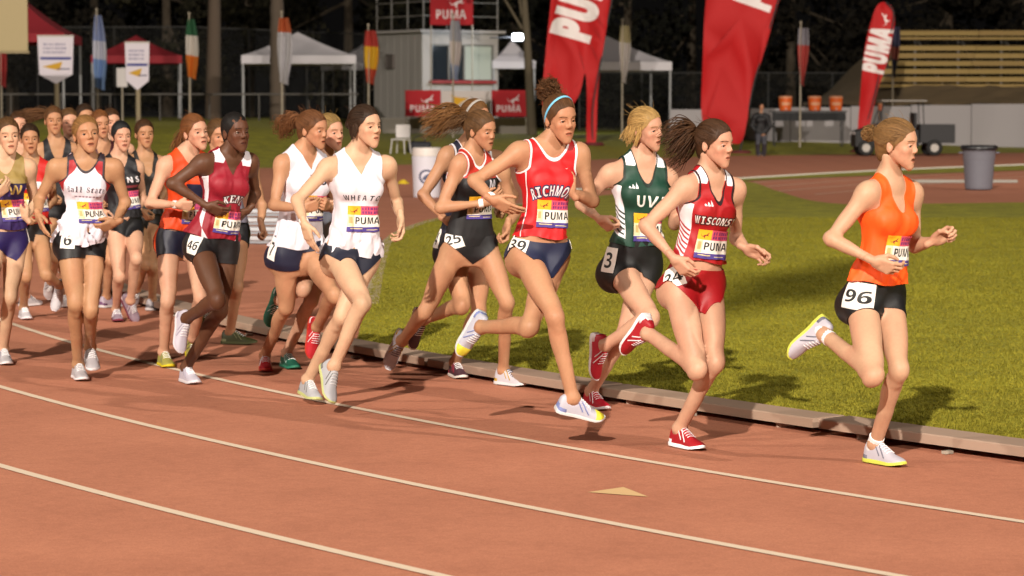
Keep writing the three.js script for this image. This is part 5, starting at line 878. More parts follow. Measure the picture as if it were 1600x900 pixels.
// drink table, coolers, cart, bins and small things
{
  const Z = 93, a = W2(1203, 173, Z), b = W2(1322, 173, Z), gy = groundAt(1262, Z).y, t = thing('folding_table', 'dark folding table carrying three orange coolers', 'table', V((a.x + b.x) / 2, gy, -Z)), w = b.x - a.x, h = a.y - gy;
  mesh('table_top', box(w, .05, .75, 0, h - .026, 0, .01), std(lin(.035, .035, .038), .6), t); mesh('table_skirt', box(w - .1, .3, .02, 0, h - .21, .33), std(lin(.02, .02, .022), .8), t); for (const [x, z] of [[1, 1], [1, -1], [-1, 1], [-1, -1]]) mesh('leg', cyl(.022, .022, h - .05, x * (w / 2 - .15), (h - .05) / 2, z * .28, 8), matDark, t);
  [['orange drink cooler at the left end of the dark table', 1227], ['orange drink cooler in the middle of the dark table', 1273], ['orange drink cooler at the right end of the dark table', 1306]].forEach(([l, px]) => { const c = thing('drink_cooler', l, 'cooler', V(W2(px, 170, Z).x, a.y + .001, -Z)); mesh('tub', new THREE.LatheGeometry([[0, 0], [.2, 0], [.215, .02], [.24, .42], [.235, .46]].map(q => new THREE.Vector2(...q)), 22), std(lin(.72, .12, .010), .5), c); mesh('lid', new THREE.LatheGeometry([[.25, .455], [.255, .49], [.22, .53], [.06, .54], [0, .54]].map(q => new THREE.Vector2(...q)), 22), std(lin(.70, .30, .16), .5), c); mesh('label_band', new THREE.CylinderGeometry(.238, .232, .1, 22, 1, true, -.7, 1.4).translate(0, .25, 0), std(lin(.72, .36, .2), .5), c); mesh('spigot', box(.04, .05, .08, 0, .06, .24, .008), matWhite, c); });
}
{ // utility cart, facing left
  const Z = 85, b = groundAt(1412, Z), t = thing('utility_cart', 'dark utility cart with roof and black cargo bed', 'cart', b), u = px => W2(px, 200, Z).x - b.x, v = py => W2(1412, py, Z).y - b.y, D = .6, bl = std(lin(.010, .010, .011), .6), gr = std(lin(.016, .016, .018), .6);
  const side = new THREE.Shape([[u(1334), v(228)], [u(1334), v(206)], [u(1352), v(200)], [u(1372), v(194)], [u(1380), v(214)], [u(1398), v(214)], [u(1402), v(204)], [u(1430), v(204)], [u(1432), v(228)]].map(q => new THREE.Vector2(...q))); mesh('body', new THREE.ExtrudeGeometry(side, { depth: 1.1, bevelSize: .02, bevelThickness: .02, bevelSegments: 2 }).translate(0, 0, -D + .05), bl, t);
  mesh('cargo_bed', merge([box(u(1488) - u(1434), .05, 1.1, (u(1488) + u(1434)) / 2, v(222), 0), box(u(1488) - u(1434), v(194) - v(222), .04, (u(1488) + u(1434)) / 2, (v(194) + v(222)) / 2, .55), box(u(1488) - u(1434), v(194) - v(222), .04, (u(1488) + u(1434)) / 2, (v(194) + v(222)) / 2, -.55), box(.04, v(194) - v(222), 1.06, u(1486), (v(194) + v(222)) / 2, 0), box(.04, v(194) - v(222), 1.06, u(1436), (v(194) + v(222)) / 2, 0)]), gr, t);
  mesh('roof', box(u(1444) - u(1373), .05, 1.15, (u(1444) + u(1373)) / 2, v(157.5), 0, .02), std(lin(.3, .28, .25), .5), t); for (const [x0, x1] of [[1366, 1379], [1440, 1438]]) for (const s of [-1, 1]) mesh('roof_post', bar(V(u(x0), v(198), s * .5), V(u(x1), v(159), s * .5), .018), gr, t);
  mesh('windscreen', box(.012, v(161) - v(196), .95, u(1375), (v(161) + v(196)) / 2, 0).rotateZ(0), new THREE.MeshPhysicalMaterial({ transmission: 1, roughness: .05, thickness: 0, color: 0xdddddd }), t); mesh('seat', box(.5, .12, 1.0, u(1412), v(202), 0, .03), gr, t); mesh('seat_back', box(.1, .5, 1.0, u(1427), v(188), 0, .03), gr, t); mesh('steering_wheel', new THREE.TorusGeometry(.16, .015, 8, 20).rotateY(Math.PI / 2).rotateZ(-.5).translate(u(1392), v(190), .2), bl, t);
  for (const s of [-.38, .38]) mesh('headlight', new THREE.SphereGeometry(.06, 12, 8).translate(u(1334) - .01, v(208), s), matWhite, t);
  for (const px of [1350, 1456]) for (const s of [-1, 1]) { const w = mesh('wheel', new THREE.TorusGeometry(.19, .085, 10, 24).translate(u(px), .275, s * .55), std(lin(.015, .015, .015), .8), t); mesh('rim', new THREE.CylinderGeometry(.14, .14, .1, 16).rotateX(Math.PI / 2).translate(u(px), .275, s * .56), std(lin(.45, .42, .38), .5), w); }
}
{ // grey bin on the red apron
  const b = ground(1529, 297), s = b.z / -4000, h = .86, t = thing('trash_bin', 'grey plastic trash bin with dark liner standing on the apron', 'bin', b); const R = .335;
  mesh('barrel', new THREE.LatheGeometry([[0, .012], [R * .74, .012], [R * .78, .03], [R * .80, .08], [R * .90, .58], [R * .93, .60], [R * .93, .63], [R * .97, .78], [R * 1.04, .79], [R * 1.04, .84], [R * .98, .85], [R * .95, .79], [R * .86, .5], [R * .7, .06], [0, .05]].map(q => new THREE.Vector2(...q)), 32), std(lin(.15, .15, .18), .55), t);
  mesh('liner', new THREE.LatheGeometry([[R * 1.045, .78], [R * 1.075, .80], [R * 1.07, .855], [R * .97, .875], [R * .93, .84]].map(q => new THREE.Vector2(...q)), 32), std(lin(.015, .015, .018), .35), t);
  for (const a of [0, Math.PI]) { const g = new THREE.TorusGeometry(.06, .016, 8, 14, Math.PI).rotateX(Math.PI / 2).translate(0, .73, R * .98).rotateY(a + Math.PI / 2); mesh('handle', g, std(lin(.18, .18, .23), .55), t); }
}
{ // white barrel with a dark emblem
  const b = ground(667, 309), t = thing('drink_barrel', 'white barrel with dark round emblem behind the black bodysuit runner', 'barrel', b), R = .265;
  mesh('barrel_body', new THREE.LatheGeometry([[0, 0], [R * .86, 0], [R * .9, .02], [R, .70], [R * 1.02, .72], [R, .74]].map(q => new THREE.Vector2(...q)), 32), std(lin(.62, .60, .66), .5), t); mesh('lid', new THREE.LatheGeometry([[R * .99, .745], [R * .96, .88], [R * .9, .90], [0, .9]].map(q => new THREE.Vector2(...q)), 32), std(lin(.66, .60, .56), .5), t);
  const e = new THREE.CylinderGeometry(R * .992, R * .945, .36, 24, 1, true, -.75, 1.5).translate(0, .38, 0); mesh('emblem', e, std(0xffffff, .5, { map: canvasTex(128, 128, (g) => { g.fillStyle = '#cfcbd6'; g.fillRect(0, 0, 128, 128); g.strokeStyle = '#3a3f5c'; g.lineWidth = 12; g.beginPath(); g.arc(64, 64, 40, .6, 5.6); g.stroke(); g.fillStyle = '#4a4f6a'; g.beginPath(); g.moveTo(36, 80); g.quadraticCurveTo(60, 40, 96, 44); g.quadraticCurveTo(70, 62, 76, 92); g.fill(); }) }), t).geometry.scale(1.004, 1, 1.004);
}
{ // small things on the far edge of the track
  const ch = thing('plastic_chair', 'white plastic chair on the bank left of the white barrel', 'chair', groundAt(626, 78), -.4), m = matWhite; mesh('seat', box(.46, .04, .44, 0, .43, 0, .015), m, ch); mesh('backrest', new THREE.CylinderGeometry(.5, .5, .4, 14, 1, true, -.5, 1).rotateY(Math.PI).translate(0, .68, .27), std(lin(.62, .58, .57), .6, { side: THREE.DoubleSide }), ch); for (const [x, z] of [[1, 1], [1, -1], [-1, 1], [-1, -1]]) mesh('leg', bar(V(x * .24, 0, z * .23), V(x * .2, .42, z * .19), .02), m, ch);
  const bg = thing('equipment_bag', 'dark equipment bag lying beside the white plastic chair', 'bag', groundAt(655, 79)); mesh('bag_body', new RoundedBoxGeometry(.75, .36, .36, 4, .12).translate(0, .18, 0), std(lin(.02, .022, .03), .7), bg); mesh('strap', new THREE.TorusGeometry(.18, .016, 8, 20, Math.PI).translate(0, .34, 0), matDark, bg);
  const hd = thing('hurdle', 'white track hurdle behind the white singlet runner', 'hurdle', ground(592, 246)); mesh('board', box(.62, .07, .03, 0, .30, 0, .006), m, hd); mesh('board', box(.62, .05, .03, 0, .12, 0, .006), m, hd); for (const s of [-1, 1]) { mesh('upright', cyl(.014, .014, .34, s * .27, .17, -.02, 8), matDark, hd); mesh('foot', box(.03, .03, .4, s * .27, .015, -.2, .006), matDark, hd); }
  const cn = thing('marker_cone', 'flat yellow marker cone left of the white barrel', 'cone', ground(630, 287)); mesh('cone_disc', new THREE.LatheGeometry([[.03, .085], [.05, .08], [.13, .006], [.14, 0]].map(q => new THREE.Vector2(...q)), 20), std(lin(.6, .42, .02), .6, { side: THREE.DoubleSide }), cn);
  const stp = thing('metal_steps', 'low grey slatted metal steps on the apron behind the maroon singlet', 'steps', ground(402, 381)); for (let i = 0; i < 4; i++) { mesh('slat', box(.95, .045, .24, 0, .07 + i * .095, -.3 * i, .006), std(lin(.42, .42, .44), .45, { metalness: .3 }), stp); mesh('riser', box(.95, .03, .02, 0, .025 + i * .095, -.3 * i + .1), std(lin(.25, .25, .27), .5), stp); } for (const s of [-1, 1]) mesh('side_rail', boxBar(V(s * .49, .05, .1), V(s * .49, .36, -1.0), .03, .08), matSteel, stp);
}
// ---------------------------------------------------------------- the runners, nearest the finish first
const SK = { fair: [.51, .295, .185], tan: [.43, .22, .122], olive: [.40, .21, .11], dark: [.10, .042, .022], pink: [.52, .29, .19], pale: [.55, .34, .215] };
const HC = { dirty: [.17, .09, .032], brown: [.055, .025, .011], dark: [.034, .018, .010], blonde: [.36, .22, .075], red: [.16, .06, .02], black: [.012, .010, .009], light: [.10, .05, .02] };
const RUN = [];
const runner = o => RUN.push(o);
runner({ seed: 1, label: 'leading runner in plain orange singlet and black shorts with white 96 on the hip', skin: SK.fair, face: 0,
  pose: { gy: 730, st: 'l', nk: [1392, 283], hd: [1402, 227, 62, -3, 2], rs: [1356, 302], re: [1298, 373], rw: [1366, 408], rh: [1402, 424], ls: [1424, 302], le: [1429, 384], lw: [1459, 376], lh: [1484, 363], rp: [1346, 470], lp: [1386, 468], rk: [1364, 588], ra: [1288, 524], rt: [1240, 556], lk: [1405, 578], la: [1368, 694], lt: [1414, 728] },
  hair: { rgb: HC.dirty, tie: [0, .12, -1], bun: { r: .035, n: 60, frizz: .25 } }, hands: { r: 'loose', l: 'fist' },
  top: { color: '#ff5a12', hem: .085, neck: .41, arm: .112, nw: .066 }, bib: [.03, .24], bottom: { kind: 'shorts', color: '#0c0c0e', hem: .10, waist: .11 }, numbers: [['96', -1.15, .02, .075, .06]],
  shoes: { color: 0xb4b0ba, sole: 0xc8cc50, accent: 0x6a6a78 }, socks: 0xe8e8e8 });
runner({ seed: 2, label: 'runner in dark red crop singlet and red briefs with long brown hair blown back', skin: SK.pink, face: 1,
  pose: { gy: 703, st: 'l', nk: [1110, 273], hd: [1117, 226, 52, -4, 2], rs: [1072, 293], re: [1009, 353], rw: [1053, 404], rh: [1074, 428], ls: [1148, 296], le: [1150, 372], lw: [1166, 388], lh: [1184, 396], rp: [1060, 452], lp: [1106, 447], rk: [1089, 578], ra: [1012, 522], rt: [985, 545], lk: [1118, 566], la: [1062, 670], lt: [1100, 703], sg: { le: -.9 } },
  hair: { rgb: HC.brown, tie: [0, .35, -.95], tail: { dir: [-.8, -.32, -.1], world: 1, len: .19, spread: .16, curl: .016, curlf: 5, n: 330, drop: .05 } }, hands: { r: 'loose', l: 'loose' },
  top: { trim: 0x24080e, color: '#a30d16', hem: .135, neck: .425, arm: .108, nw: .066, paint: g => { g.fillStyle = '#ece6ea'; g.beginPath(); for (const s of [-1, 1]) { g.moveTo(jx(s * .125), jy(.40)); g.lineTo(jx(s * .24), jy(.42)); g.lineTo(jx(s * .26), jy(.2)); g.lineTo(jx(s * .13), jy(.14)); } g.fill(); g.strokeStyle = '#a30d16'; g.lineWidth = 7; for (let i = 0; i < 7; i++) for (const s of [-1, 1]) { g.beginPath(); g.moveTo(jx(s * .26), jy(.21 + i * .018)); g.lineTo(jx(s * .13), jy(.14 + i * .022)); g.stroke(); } g.fillStyle = '#ece6ea'; for (const s of [-1, 1]) { g.beginPath(); g.moveTo(jx(s * .085), jy(.5)); g.lineTo(jx(s * .2), jy(.5)); g.lineTo(jx(s * .2), jy(.62)); g.lineTo(jx(s * .06), jy(.62)); g.fill(); } threeBars(g, jx(-.055), jy(.40), 26); print(g, 'WISCONSIN', .005, .33, .036, '#efe9e4', { w: .225, outline: '#2c0a10' }); } }, bib: [.012, .22],
  bottom: { kind: 'briefs', color: '#9c0e17', waist: .095, cut: .85 }, numbers: [['24', -1.2, .045, .055, .05, .5]], shoes: { color: 0xa01420, sole: 0xf0eef0, accent: 0xe8dde0, lace: 0xe8dde0 } });
runner({ seed: 3, label: 'blonde runner in dark green singlet and black shorts', skin: SK.pink, face: 3,
  pose: { gy: 643, st: 'l', nk: [1005, 246], hd: [1010, 203, 52, -3, 6], rs: [954, 272], re: [908, 318], rw: [936, 342], rh: [955, 357], ls: [1043, 279], le: [1054, 350], lw: [1072, 338], rp: [968, 420], lp: [1010, 420], rk: [1017, 498], ra: [946, 540], rt: [934, 588], lk: [975, 524], la: [924, 612], lt: [951, 641], sg: { re: -.2, ra: -.6 } },
  hair: { rgb: HC.blonde, tie: [0, -.2, -1], loose: { n: 130, len: .085, from: .35, back: .03 }, tail: { dir: [-.5, -.8, -.3], world: 1, len: .10, spread: .025, curl: .003, curlf: 4, n: 60, drop: .0 } }, hands: { r: 'fist', l: 'fist' },
  top: { trim: 0x0a2219, color: '#0d3a2b', hem: .12, neck: .42, arm: .112, nw: .066, paint: g => { g.fillStyle = '#e8e4ea'; g.beginPath(); for (const s of [-1, 1]) { g.moveTo(jx(s * .13), jy(.40)); g.lineTo(jx(s * .26), jy(.42)); g.lineTo(jx(s * .26), jy(.2)); g.lineTo(jx(s * .1), jy(.15)); } g.fill(); g.strokeStyle = '#10251d'; g.lineWidth = 7; for (let i = 0; i < 5; i++) for (const s of [-1, 1]) { g.beginPath(); g.moveTo(jx(s * .26), jy(.23 + i * .02)); g.lineTo(jx(s * .11), jy(.17 + i * .024)); g.stroke(); } g.fillStyle = '#e8e4ea'; for (const s of [-1, 1]) { g.beginPath(); g.moveTo(jx(s * .085), jy(.5)); g.lineTo(jx(s * .2), jy(.5)); g.lineTo(jx(s * .2), jy(.62)); g.lineTo(jx(s * .06), jy(.62)); g.fill(); } threeBars(g, jx(-.06), jy(.395), 26); print(g, 'UVU', .02, .335, .056, '#eeeae6', { w: .15 }); } }, bib: [.03, .21],
  bottom: { kind: 'shorts', color: '#0c0c0f', hem: .085, waist: .14 }, numbers: [['3', -1.35, .04, .045, .06]], shoes: { color: 0xb0142a, sole: 0xd9cfd2, accent: 0xdccfd2, lace: 0xe0d6d8 } });
runner({ seed: 4, label: 'runner in bright red singlet, navy briefs and light blue headband', skin: SK.tan, face: 1,
  pose: { gy: 690, nk: [858, 229], hd: [875, 187, 33, -7, 4], rs: [812, 238], re: [741, 282], rw: [770, 312], rh: [806, 332], ls: [904, 240], le: [926, 314], lw: [893, 300], lh: [873, 272], rp: [820, 397], lp: [866, 400], rk: [867, 495], ra: [895, 622], rt: [935, 646], lk: [827, 512], la: [752, 512], lt: [722, 548], sg: { le: -.2, ra: -.5 } },
  hair: { rgb: [.085, .038, .015], tie: [0, .75, -.65], bun: { r: .046, n: 130, frizz: .9 }, tail: { dir: [-.35, .85, -.3], world: 1, len: .11, spread: .075, curl: .022, curlf: 13, n: 170, drop: .02, light: 1.3 }, fly: 24, band: 0x6fb6d8 }, hands: { r: 'open', l: 'loose' },
  top: { color: '#c3141a', hem: .095, flare: .012, neck: .49, arm: .130, nw: .088, trim: 0xf0e8ea, paint: g => { g.strokeStyle = '#ece4e8'; g.lineWidth = 11; for (const s of [-1, 1]) { g.beginPath(); g.moveTo(jx(s * .155), jy(.44)); g.quadraticCurveTo(jx(s * .15), jy(.36), jx(s * .165), jy(.1)); g.lineTo(jx(s * .165), jy(.06)); g.stroke(); } g.fillStyle = '#efe9ea'; swash(g, jx(.075), jy(.44), 15); print(g, 'RICHMOND', .0, .33, .052, '#f0e8ea', { arch: .024, w: .245, outline: '#2a2f55' }); } }, bib: [.01, .215], bottom: { kind: 'briefs', color: '#1d2440', waist: .07 }, numbers: [['39', -1.2, .05, .055, .055], ['39', 1.7, .06, .05, .055]],
  shoes: { color: 0xb4b4c0, sole: 0xc8c8c8, accent: 0x7a86b8, toe: 0xd8cc3a }, wrist: { r: 0xf0ece8 } });
runner({ seed: 5, label: 'runner in black bodysuit with red shoulders and number 25 on the hip', skin: SK.tan, face: 2,
  pose: { gy: 609, st: 'l', nk: [738, 242], hd: [752, 205, 52, -8, 4], rs: [719, 257], re: [688, 325], rw: [757, 317], rh: [786, 302], ls: [782, 268], le: [803, 335], lw: [793, 352], lh: [790, 370], rp: [712, 385], lp: [756, 383], rk: [664, 487], ra: [628, 533], rt: [610, 572], lk: [792, 472], la: [787, 578], lt: [824, 603], sg: { rk: -.7, ra: -.9, rw: .7 } },
  hair: { rgb: HC.light, tie: [0, .3, -1], bun: { r: .03, n: 40, frizz: .3 }, tail: { dir: [-.8, -.2, -.4], world: 1, len: .16, spread: .05, curl: .012, curlf: 8, n: 60, drop: .03 } }, hands: { r: 'loose', l: 'fist' },
  top: { name: 'bodysuit', color: '#0d0c10', hem: .0, flare: 0, loose: .0095, fold: .15, neck: .475, arm: .112, nw: .07, trim: 0xe8e0e2, paint: g => { g.fillStyle = '#b3281a'; g.fillRect(0, 0, JW, JH - .41 * MY); g.fillStyle = '#b9b2b8'; print(g, 'M', .05, .375, .05, '#b9b2b8'); } }, bib: [.03, .235], bottom: { kind: 'briefs', name: 'bodysuit_legs', color: '#0d0c10', waist: .06, cut: .8 }, numbers: [['25', -.95, .045, .05, .058, .35]],
  shoes: { color: 0xbcb8c0, sole: 0xd0ccce, accent: 0xb08a28, lace: 0x3a3a48 }, wrist: { r: 0xf0ece8 } });
runner({ seed: 6, label: 'runner with bushy blown back brown hair and grey headband, behind the number 25 bodysuit', skin: SK.tan, face: 0,
  pose: { gy: 601, st: 'l', nk: [733, 229], hd: [744, 188, 42, 0, 4], rs: [700, 243], re: [661, 305], rw: [697, 344], rh: [712, 352], ls: [777, 250], le: [801, 305], lw: [791, 325], rp: [706, 388], lp: [748, 388], rk: [722, 478], ra: [662, 500], rt: [648, 540], lk: [748, 486], la: [711, 566], lt: [737, 597], sg: { rk: .8 } },
  hair: { rgb: [.13, .06, .02], tie: [0, .1, -1], band: 0x9a948e, bandW: .009, tail: { dir: [-.97, -.1, -.1], world: 1, len: .28, spread: .13, curl: .02, curlf: 6, n: 240, drop: .05, light: 1.3 } }, hands: { r: 'fist', l: 'fist' },
  top: { color: '#1a1c30', hem: .08, neck: .43, arm: .11, trim: 0xe0dde2 }, bottom: { kind: 'shorts', color: '#12141f', hem: .06, waist: .1 }, numbers: [['4', -1.7, .05, .04, .05]], shoes: { color: 0x4a3038, sole: 0xd8d0c8, accent: 0x8a2030 } });
runner({ seed: 7, label: 'dark haired runner in loose white V neck singlet and navy briefs', skin: SK.pale, face: 1,
  pose: { gy: 637, st: 'l', ah: .125, nk: [558, 242], hd: [571, 199, 46, 1, 2], rs: [514, 262], re: [464, 313], rw: [476, 350], rh: [487, 388], ls: [604, 259], le: [620, 316], lw: [626, 340], lh: [627, 356], rp: [528, 400], lp: [572, 402], rk: [567, 474], ra: [522, 573], rt: [521, 618], lk: [534, 494], la: [481, 594], lt: [501, 634], sg: { le: -.8, rt: .4, rh: 0, ra: -.4 } },
  hair: { rgb: HC.dark, tie: [0, -.15, -1], loose: { n: 70, len: .07, from: .72, back: .02 }, bun: { r: .022, n: 30 } }, hands: { r: 'open', l: 'loose' }, thumbr: [.6, .4, .7],
  top: { color: '#ded8e0', hem: .005, v: 1, neck: .44, arm: .122, loose: .008, flare: .005, fold: 1.1, paint: g => { print(g, 'WHEATON', .015, .32, .028, '#26262e', { w: .205 }); g.fillStyle = '#b9b3bd'; g.fillRect(jx(-.085), jy(.405), 34, 8); } }, bib: [.02, .21], bottom: { kind: 'briefs', color: '#12162a', waist: .05, cut: .75 },
  shoes: { color: 0xa8a8ac, sole: 0xb4b878, accent: 0x70706c, lace: 0xe0e0e0 }, wrist: { r: 0xe8e2dc } });
runner({ seed: 8, label: 'runner in white singlet and navy shorts with curly reddish ponytail', skin: SK.tan, face: 2,
  pose: { gy: 594, st: 'r', nk: [476, 237], hd: [489, 204, 58, -4, 2], rs: [442, 256], re: [428, 321], rw: [474, 326], rh: [497, 320], ls: [508, 258], le: [522, 325], lw: [512, 322], rp: [446, 395], lp: [482, 395], rk: [447, 480], ra: [414, 556], rt: [428, 591], lk: [522, 462], la: [496, 511], lt: [486, 556], sg: { rk: .5, rw: .7 } },
  hair: { rgb: [.12, .048, .018], tie: [0, .45, -.9], tail: { dir: [-.8, -.25, -.3], world: 1, len: .18, spread: .085, curl: .022, curlf: 14, n: 150, drop: .05, light: 1.3 } }, hands: { r: 'fist', l: 'fist' },
  top: { color: '#ded8e2', hem: .03, v: 1, neck: .45, arm: .125, loose: .008, paint: g => print(g, 'ZO', .02, .40, .05, '#26262e', { w: .09 }) }, bib: [.05, .25], bottom: { kind: 'shorts', color: '#131730', hem: .085, waist: .07 }, numbers: [['7', -1.5, .02, .032, .06, -.2]],
  shoes: { color: 0xb4202a, sole: 0xb4301c, accent: 0xe8e0e4, lace: 0xf0eaee } });
runner({ seed: 9, label: 'runner in grey blue top mostly hidden behind the curly haired one in white', skin: SK.pink, face: 3,
  pose: { gy: 582, st: 'l', nk: [508, 243], hd: [516, 208, 46, 0, 3], rs: [484, 262], re: [470, 322], rw: [500, 322], ls: [536, 262], le: [548, 318], lw: [545, 330], rp: [480, 388], lp: [508, 388], rk: [474, 452], ra: [437, 470], rt: [424, 502], lk: [486, 470], la: [448, 552], lt: [466, 577] },
  hair: { rgb: HC.blonde.map(v => v * .6), tie: [0, .2, -1] }, top: { color: '#8b93a6', hem: .08, neck: .43 }, bottom: { kind: 'shorts', color: '#1a1d28', hem: .1 }, shoes: { color: 0x1c5a48, sole: 0x2c7a60, accent: 0x9fb0a8 }, h: .011 });
runner({ seed: 10, label: 'dark skinned runner with cropped hair in maroon singlet with white side panels', skin: SK.dark, face: 1,
  pose: { gy: 607, st: 'l', nk: [358, 244], hd: [368, 208, 40, 2, 2], rs: [317, 255], re: [269, 287], rw: [324, 322], rh: [344, 331], ls: [390, 254], le: [399, 302], lw: [388, 328], lh: [378, 338], rp: [312, 382], lp: [352, 382], rk: [340, 470], ra: [292, 498], rt: [282, 562], lk: [344, 486], la: [291, 574], lt: [320, 604], sg: { re: .1, rt: -.2, le: -.6 } },
  hair: { rgb: HC.black, tie: [0, .2, -1], cropped: 1, thin: .002 }, hands: { r: 'loose', l: 'fist' },
  top: { color: '#8e1226', hem: .05, v: 1, neck: .435, arm: .122, loose: .009, flare: .012, paint: g => { g.fillStyle = '#e6dfe6'; for (const s of [-1, 1]) { g.beginPath(); g.moveTo(jx(s * .15), jy(.42)); g.lineTo(jx(s * .20), jy(.42)); g.lineTo(jx(s * .20), jy(.3)); g.lineTo(jx(s * .17), jy(.16)); g.lineTo(jx(s * .05), jy(0)); g.lineTo(jx(s * .11), jy(0)); g.quadraticCurveTo(jx(s * .15), jy(.25), jx(s * .15), jy(.42)); g.fill(); g.beginPath(); g.moveTo(jx(s * .09), jy(.5)); g.lineTo(jx(s * .2), jy(.5)); g.lineTo(jx(s * .2), jy(.62)); g.lineTo(jx(s * .06), jy(.62)); g.fill(); } print(g, 'KENT', .035, .30, .044, '#e6dfe0', { w: .15, arch: .014, font: 'serif', outline: '#3c2c30' }); } }, bib: [.03, .155], bottom: { kind: 'shorts', color: '#100e12', hem: .11, waist: .09 }, numbers: [['46', -1.1, -.01, .042, .055]],
  shoes: { color: 0xb6b0bc, sole: 0xcac4c8, accent: 0x9a94a4 } });
runner({ seed: 11, label: 'red haired runner in orange singlet and navy shorts with orange side flash', skin: SK.pink, face: 2,
  pose: { gy: 573, st: 'r', nk: [293, 240], hd: [305, 208, 42, 4, 6], rs: [259, 258], re: [234, 318], rw: [278, 320], rh: [297, 322], ls: [331, 258], le: [347, 318], lw: [335, 340], rp: [264, 374], lp: [304, 376], rk: [262, 470], ra: [256, 550], rt: [270, 574], lk: [314, 466], la: [302, 528], lt: [300, 556], sg: { rk: .5 } },
  hair: { rgb: HC.red, tie: [0, .0, -1], tail: { dir: [-.5, -.8, -.2], world: 1, len: .16, spread: .05, curl: .01, curlf: 6, n: 90, drop: .03 } }, hands: { r: 'fist', l: 'fist' },
  top: { color: '#d64310', hem: .07, neck: .48, arm: .125, nw: .075, paint: g => { g.fillStyle = '#e8e0dc'; g.fillRect(jx(.0), jy(.43), 46, 10); g.fillStyle = '#1a1c38'; g.beginPath(); g.moveTo(jx(-.04), jy(.36)); g.lineTo(jx(.2), jy(.36)); g.lineTo(jx(.2), jy(.24)); g.lineTo(jx(.02), jy(.24)); g.fill(); } }, bib: [.05, .18], bottom: { kind: 'shorts', color: '#14162c', hem: .12, waist: .06, paint: (g, w, h) => { g.fillStyle = '#d64a14'; for (const c of [.24, .76]) { g.beginPath(); g.moveTo(w * c - 6, h * .3); g.lineTo(w * c + 8, h * .3); g.lineTo(w * c + 26, h); g.lineTo(w * c - 22, h); g.fill(); } } },
  shoes: { color: 0x9a9448, sole: 0xc8b414, accent: 0x7c7a52 }, wrist: { r: 0xeae4e0 } });
runner({ seed: 12, label: 'runner in grey top mostly hidden behind the cropped haired one in maroon', skin: SK.tan, face: 0,
  pose: { gy: 538, st: 'l', nk: [348, 240], hd: [341, 214, 30, 0, 2], rs: [318, 260], re: [300, 312], rw: [322, 330], ls: [392, 262], le: [410, 322], lw: [408, 350], lh: [412, 362], rp: [340, 366], lp: [372, 366], rk: [352, 440], ra: [330, 478], rt: [322, 505], lk: [370, 448], la: [360, 518], lt: [386, 536] },
  hair: { rgb: HC.light, tie: [0, .2, -1] }, top: { color: '#6f6a78', hem: .08, neck: .43, arm: .13 }, bottom: { kind: 'shorts', color: '#15151c', hem: .1 }, shoes: { color: 0x3c4020, sole: 0x4a4c28, accent: 0x7a7c58 }, h: .011 });
runner({ seed: 13, label: 'blonde tanned runner in white singlet with red shoulders and black shorts', skin: SK.olive, face: 3,
  pose: { gy: 597, st: 'r', nk: [134, 250], hd: [135, 212, 24, 8, 4], rs: [88, 262], re: [61, 312], rw: [60, 337], rh: [67, 358], ls: [178, 262], le: [196, 316], lw: [180, 348], lh: [158, 357], rp: [108, 380], lp: [146, 380], rk: [117, 474], ra: [122, 569], rt: [136, 595], lk: [142, 486], la: [141, 542], lt: [143, 560], sg: { rs: .3, ls: -.3, rk: .6, re: -.4, le: -.4, rw: .8, la: -1, lt: .4, rh: .5 } },
  hair: { rgb: [.24, .12, .04], tie: [0, .2, -1], tail: { dir: [.6, -.6, -.4], world: 1, len: .14, spread: .05, curl: .01, curlf: 6, n: 60 } }, hands: { r: 'open', l: 'loose' },
  top: { trim: 0x2a2028, color: '#dcd6e0', hem: .0, neck: .475, arm: .118, nw: .085, loose: .011, flare: .016, fold: 1.8, hemWave: .012, paint: g => { g.fillStyle = '#9e1b24'; for (const s of [-1, 1]) { g.beginPath(); g.moveTo(jx(s * .075), jy(.5)); g.lineTo(jx(s * .15), jy(.36)); g.lineTo(jx(s * .2), jy(.33)); g.lineTo(jx(s * .26), jy(.45)); g.lineTo(jx(s * .2), jy(.62)); g.lineTo(jx(s * .05), jy(.62)); g.fill(); } g.fillStyle = '#2a2028'; for (const s of [-1, 1]) { g.beginPath(); g.moveTo(jx(s * .1), jy(.545)); g.lineTo(jx(s * .2), jy(.52)); g.lineTo(jx(s * .2), jy(.62)); g.lineTo(jx(s * .05), jy(.62)); g.fill(); } print(g, 'Ball State', .0, .355, .036, '#3a323c', { w: .19, slant: .25, font: 'serif' }); g.fillStyle = '#8a7480'; for (let i = 0; i < 8; i++) g.fillRect(jx(-.07 + i * .02), jy(.315), 18, 8); } }, bib: [.025, .21], bottom: { kind: 'shorts', color: '#100e11', hem: .10, waist: .08 }, numbers: [['6', -.95, .03, .04, .055]],
  shoes: { color: 0xb0aaae, sole: 0xd8d2d4, accent: 0xa09a9c } });
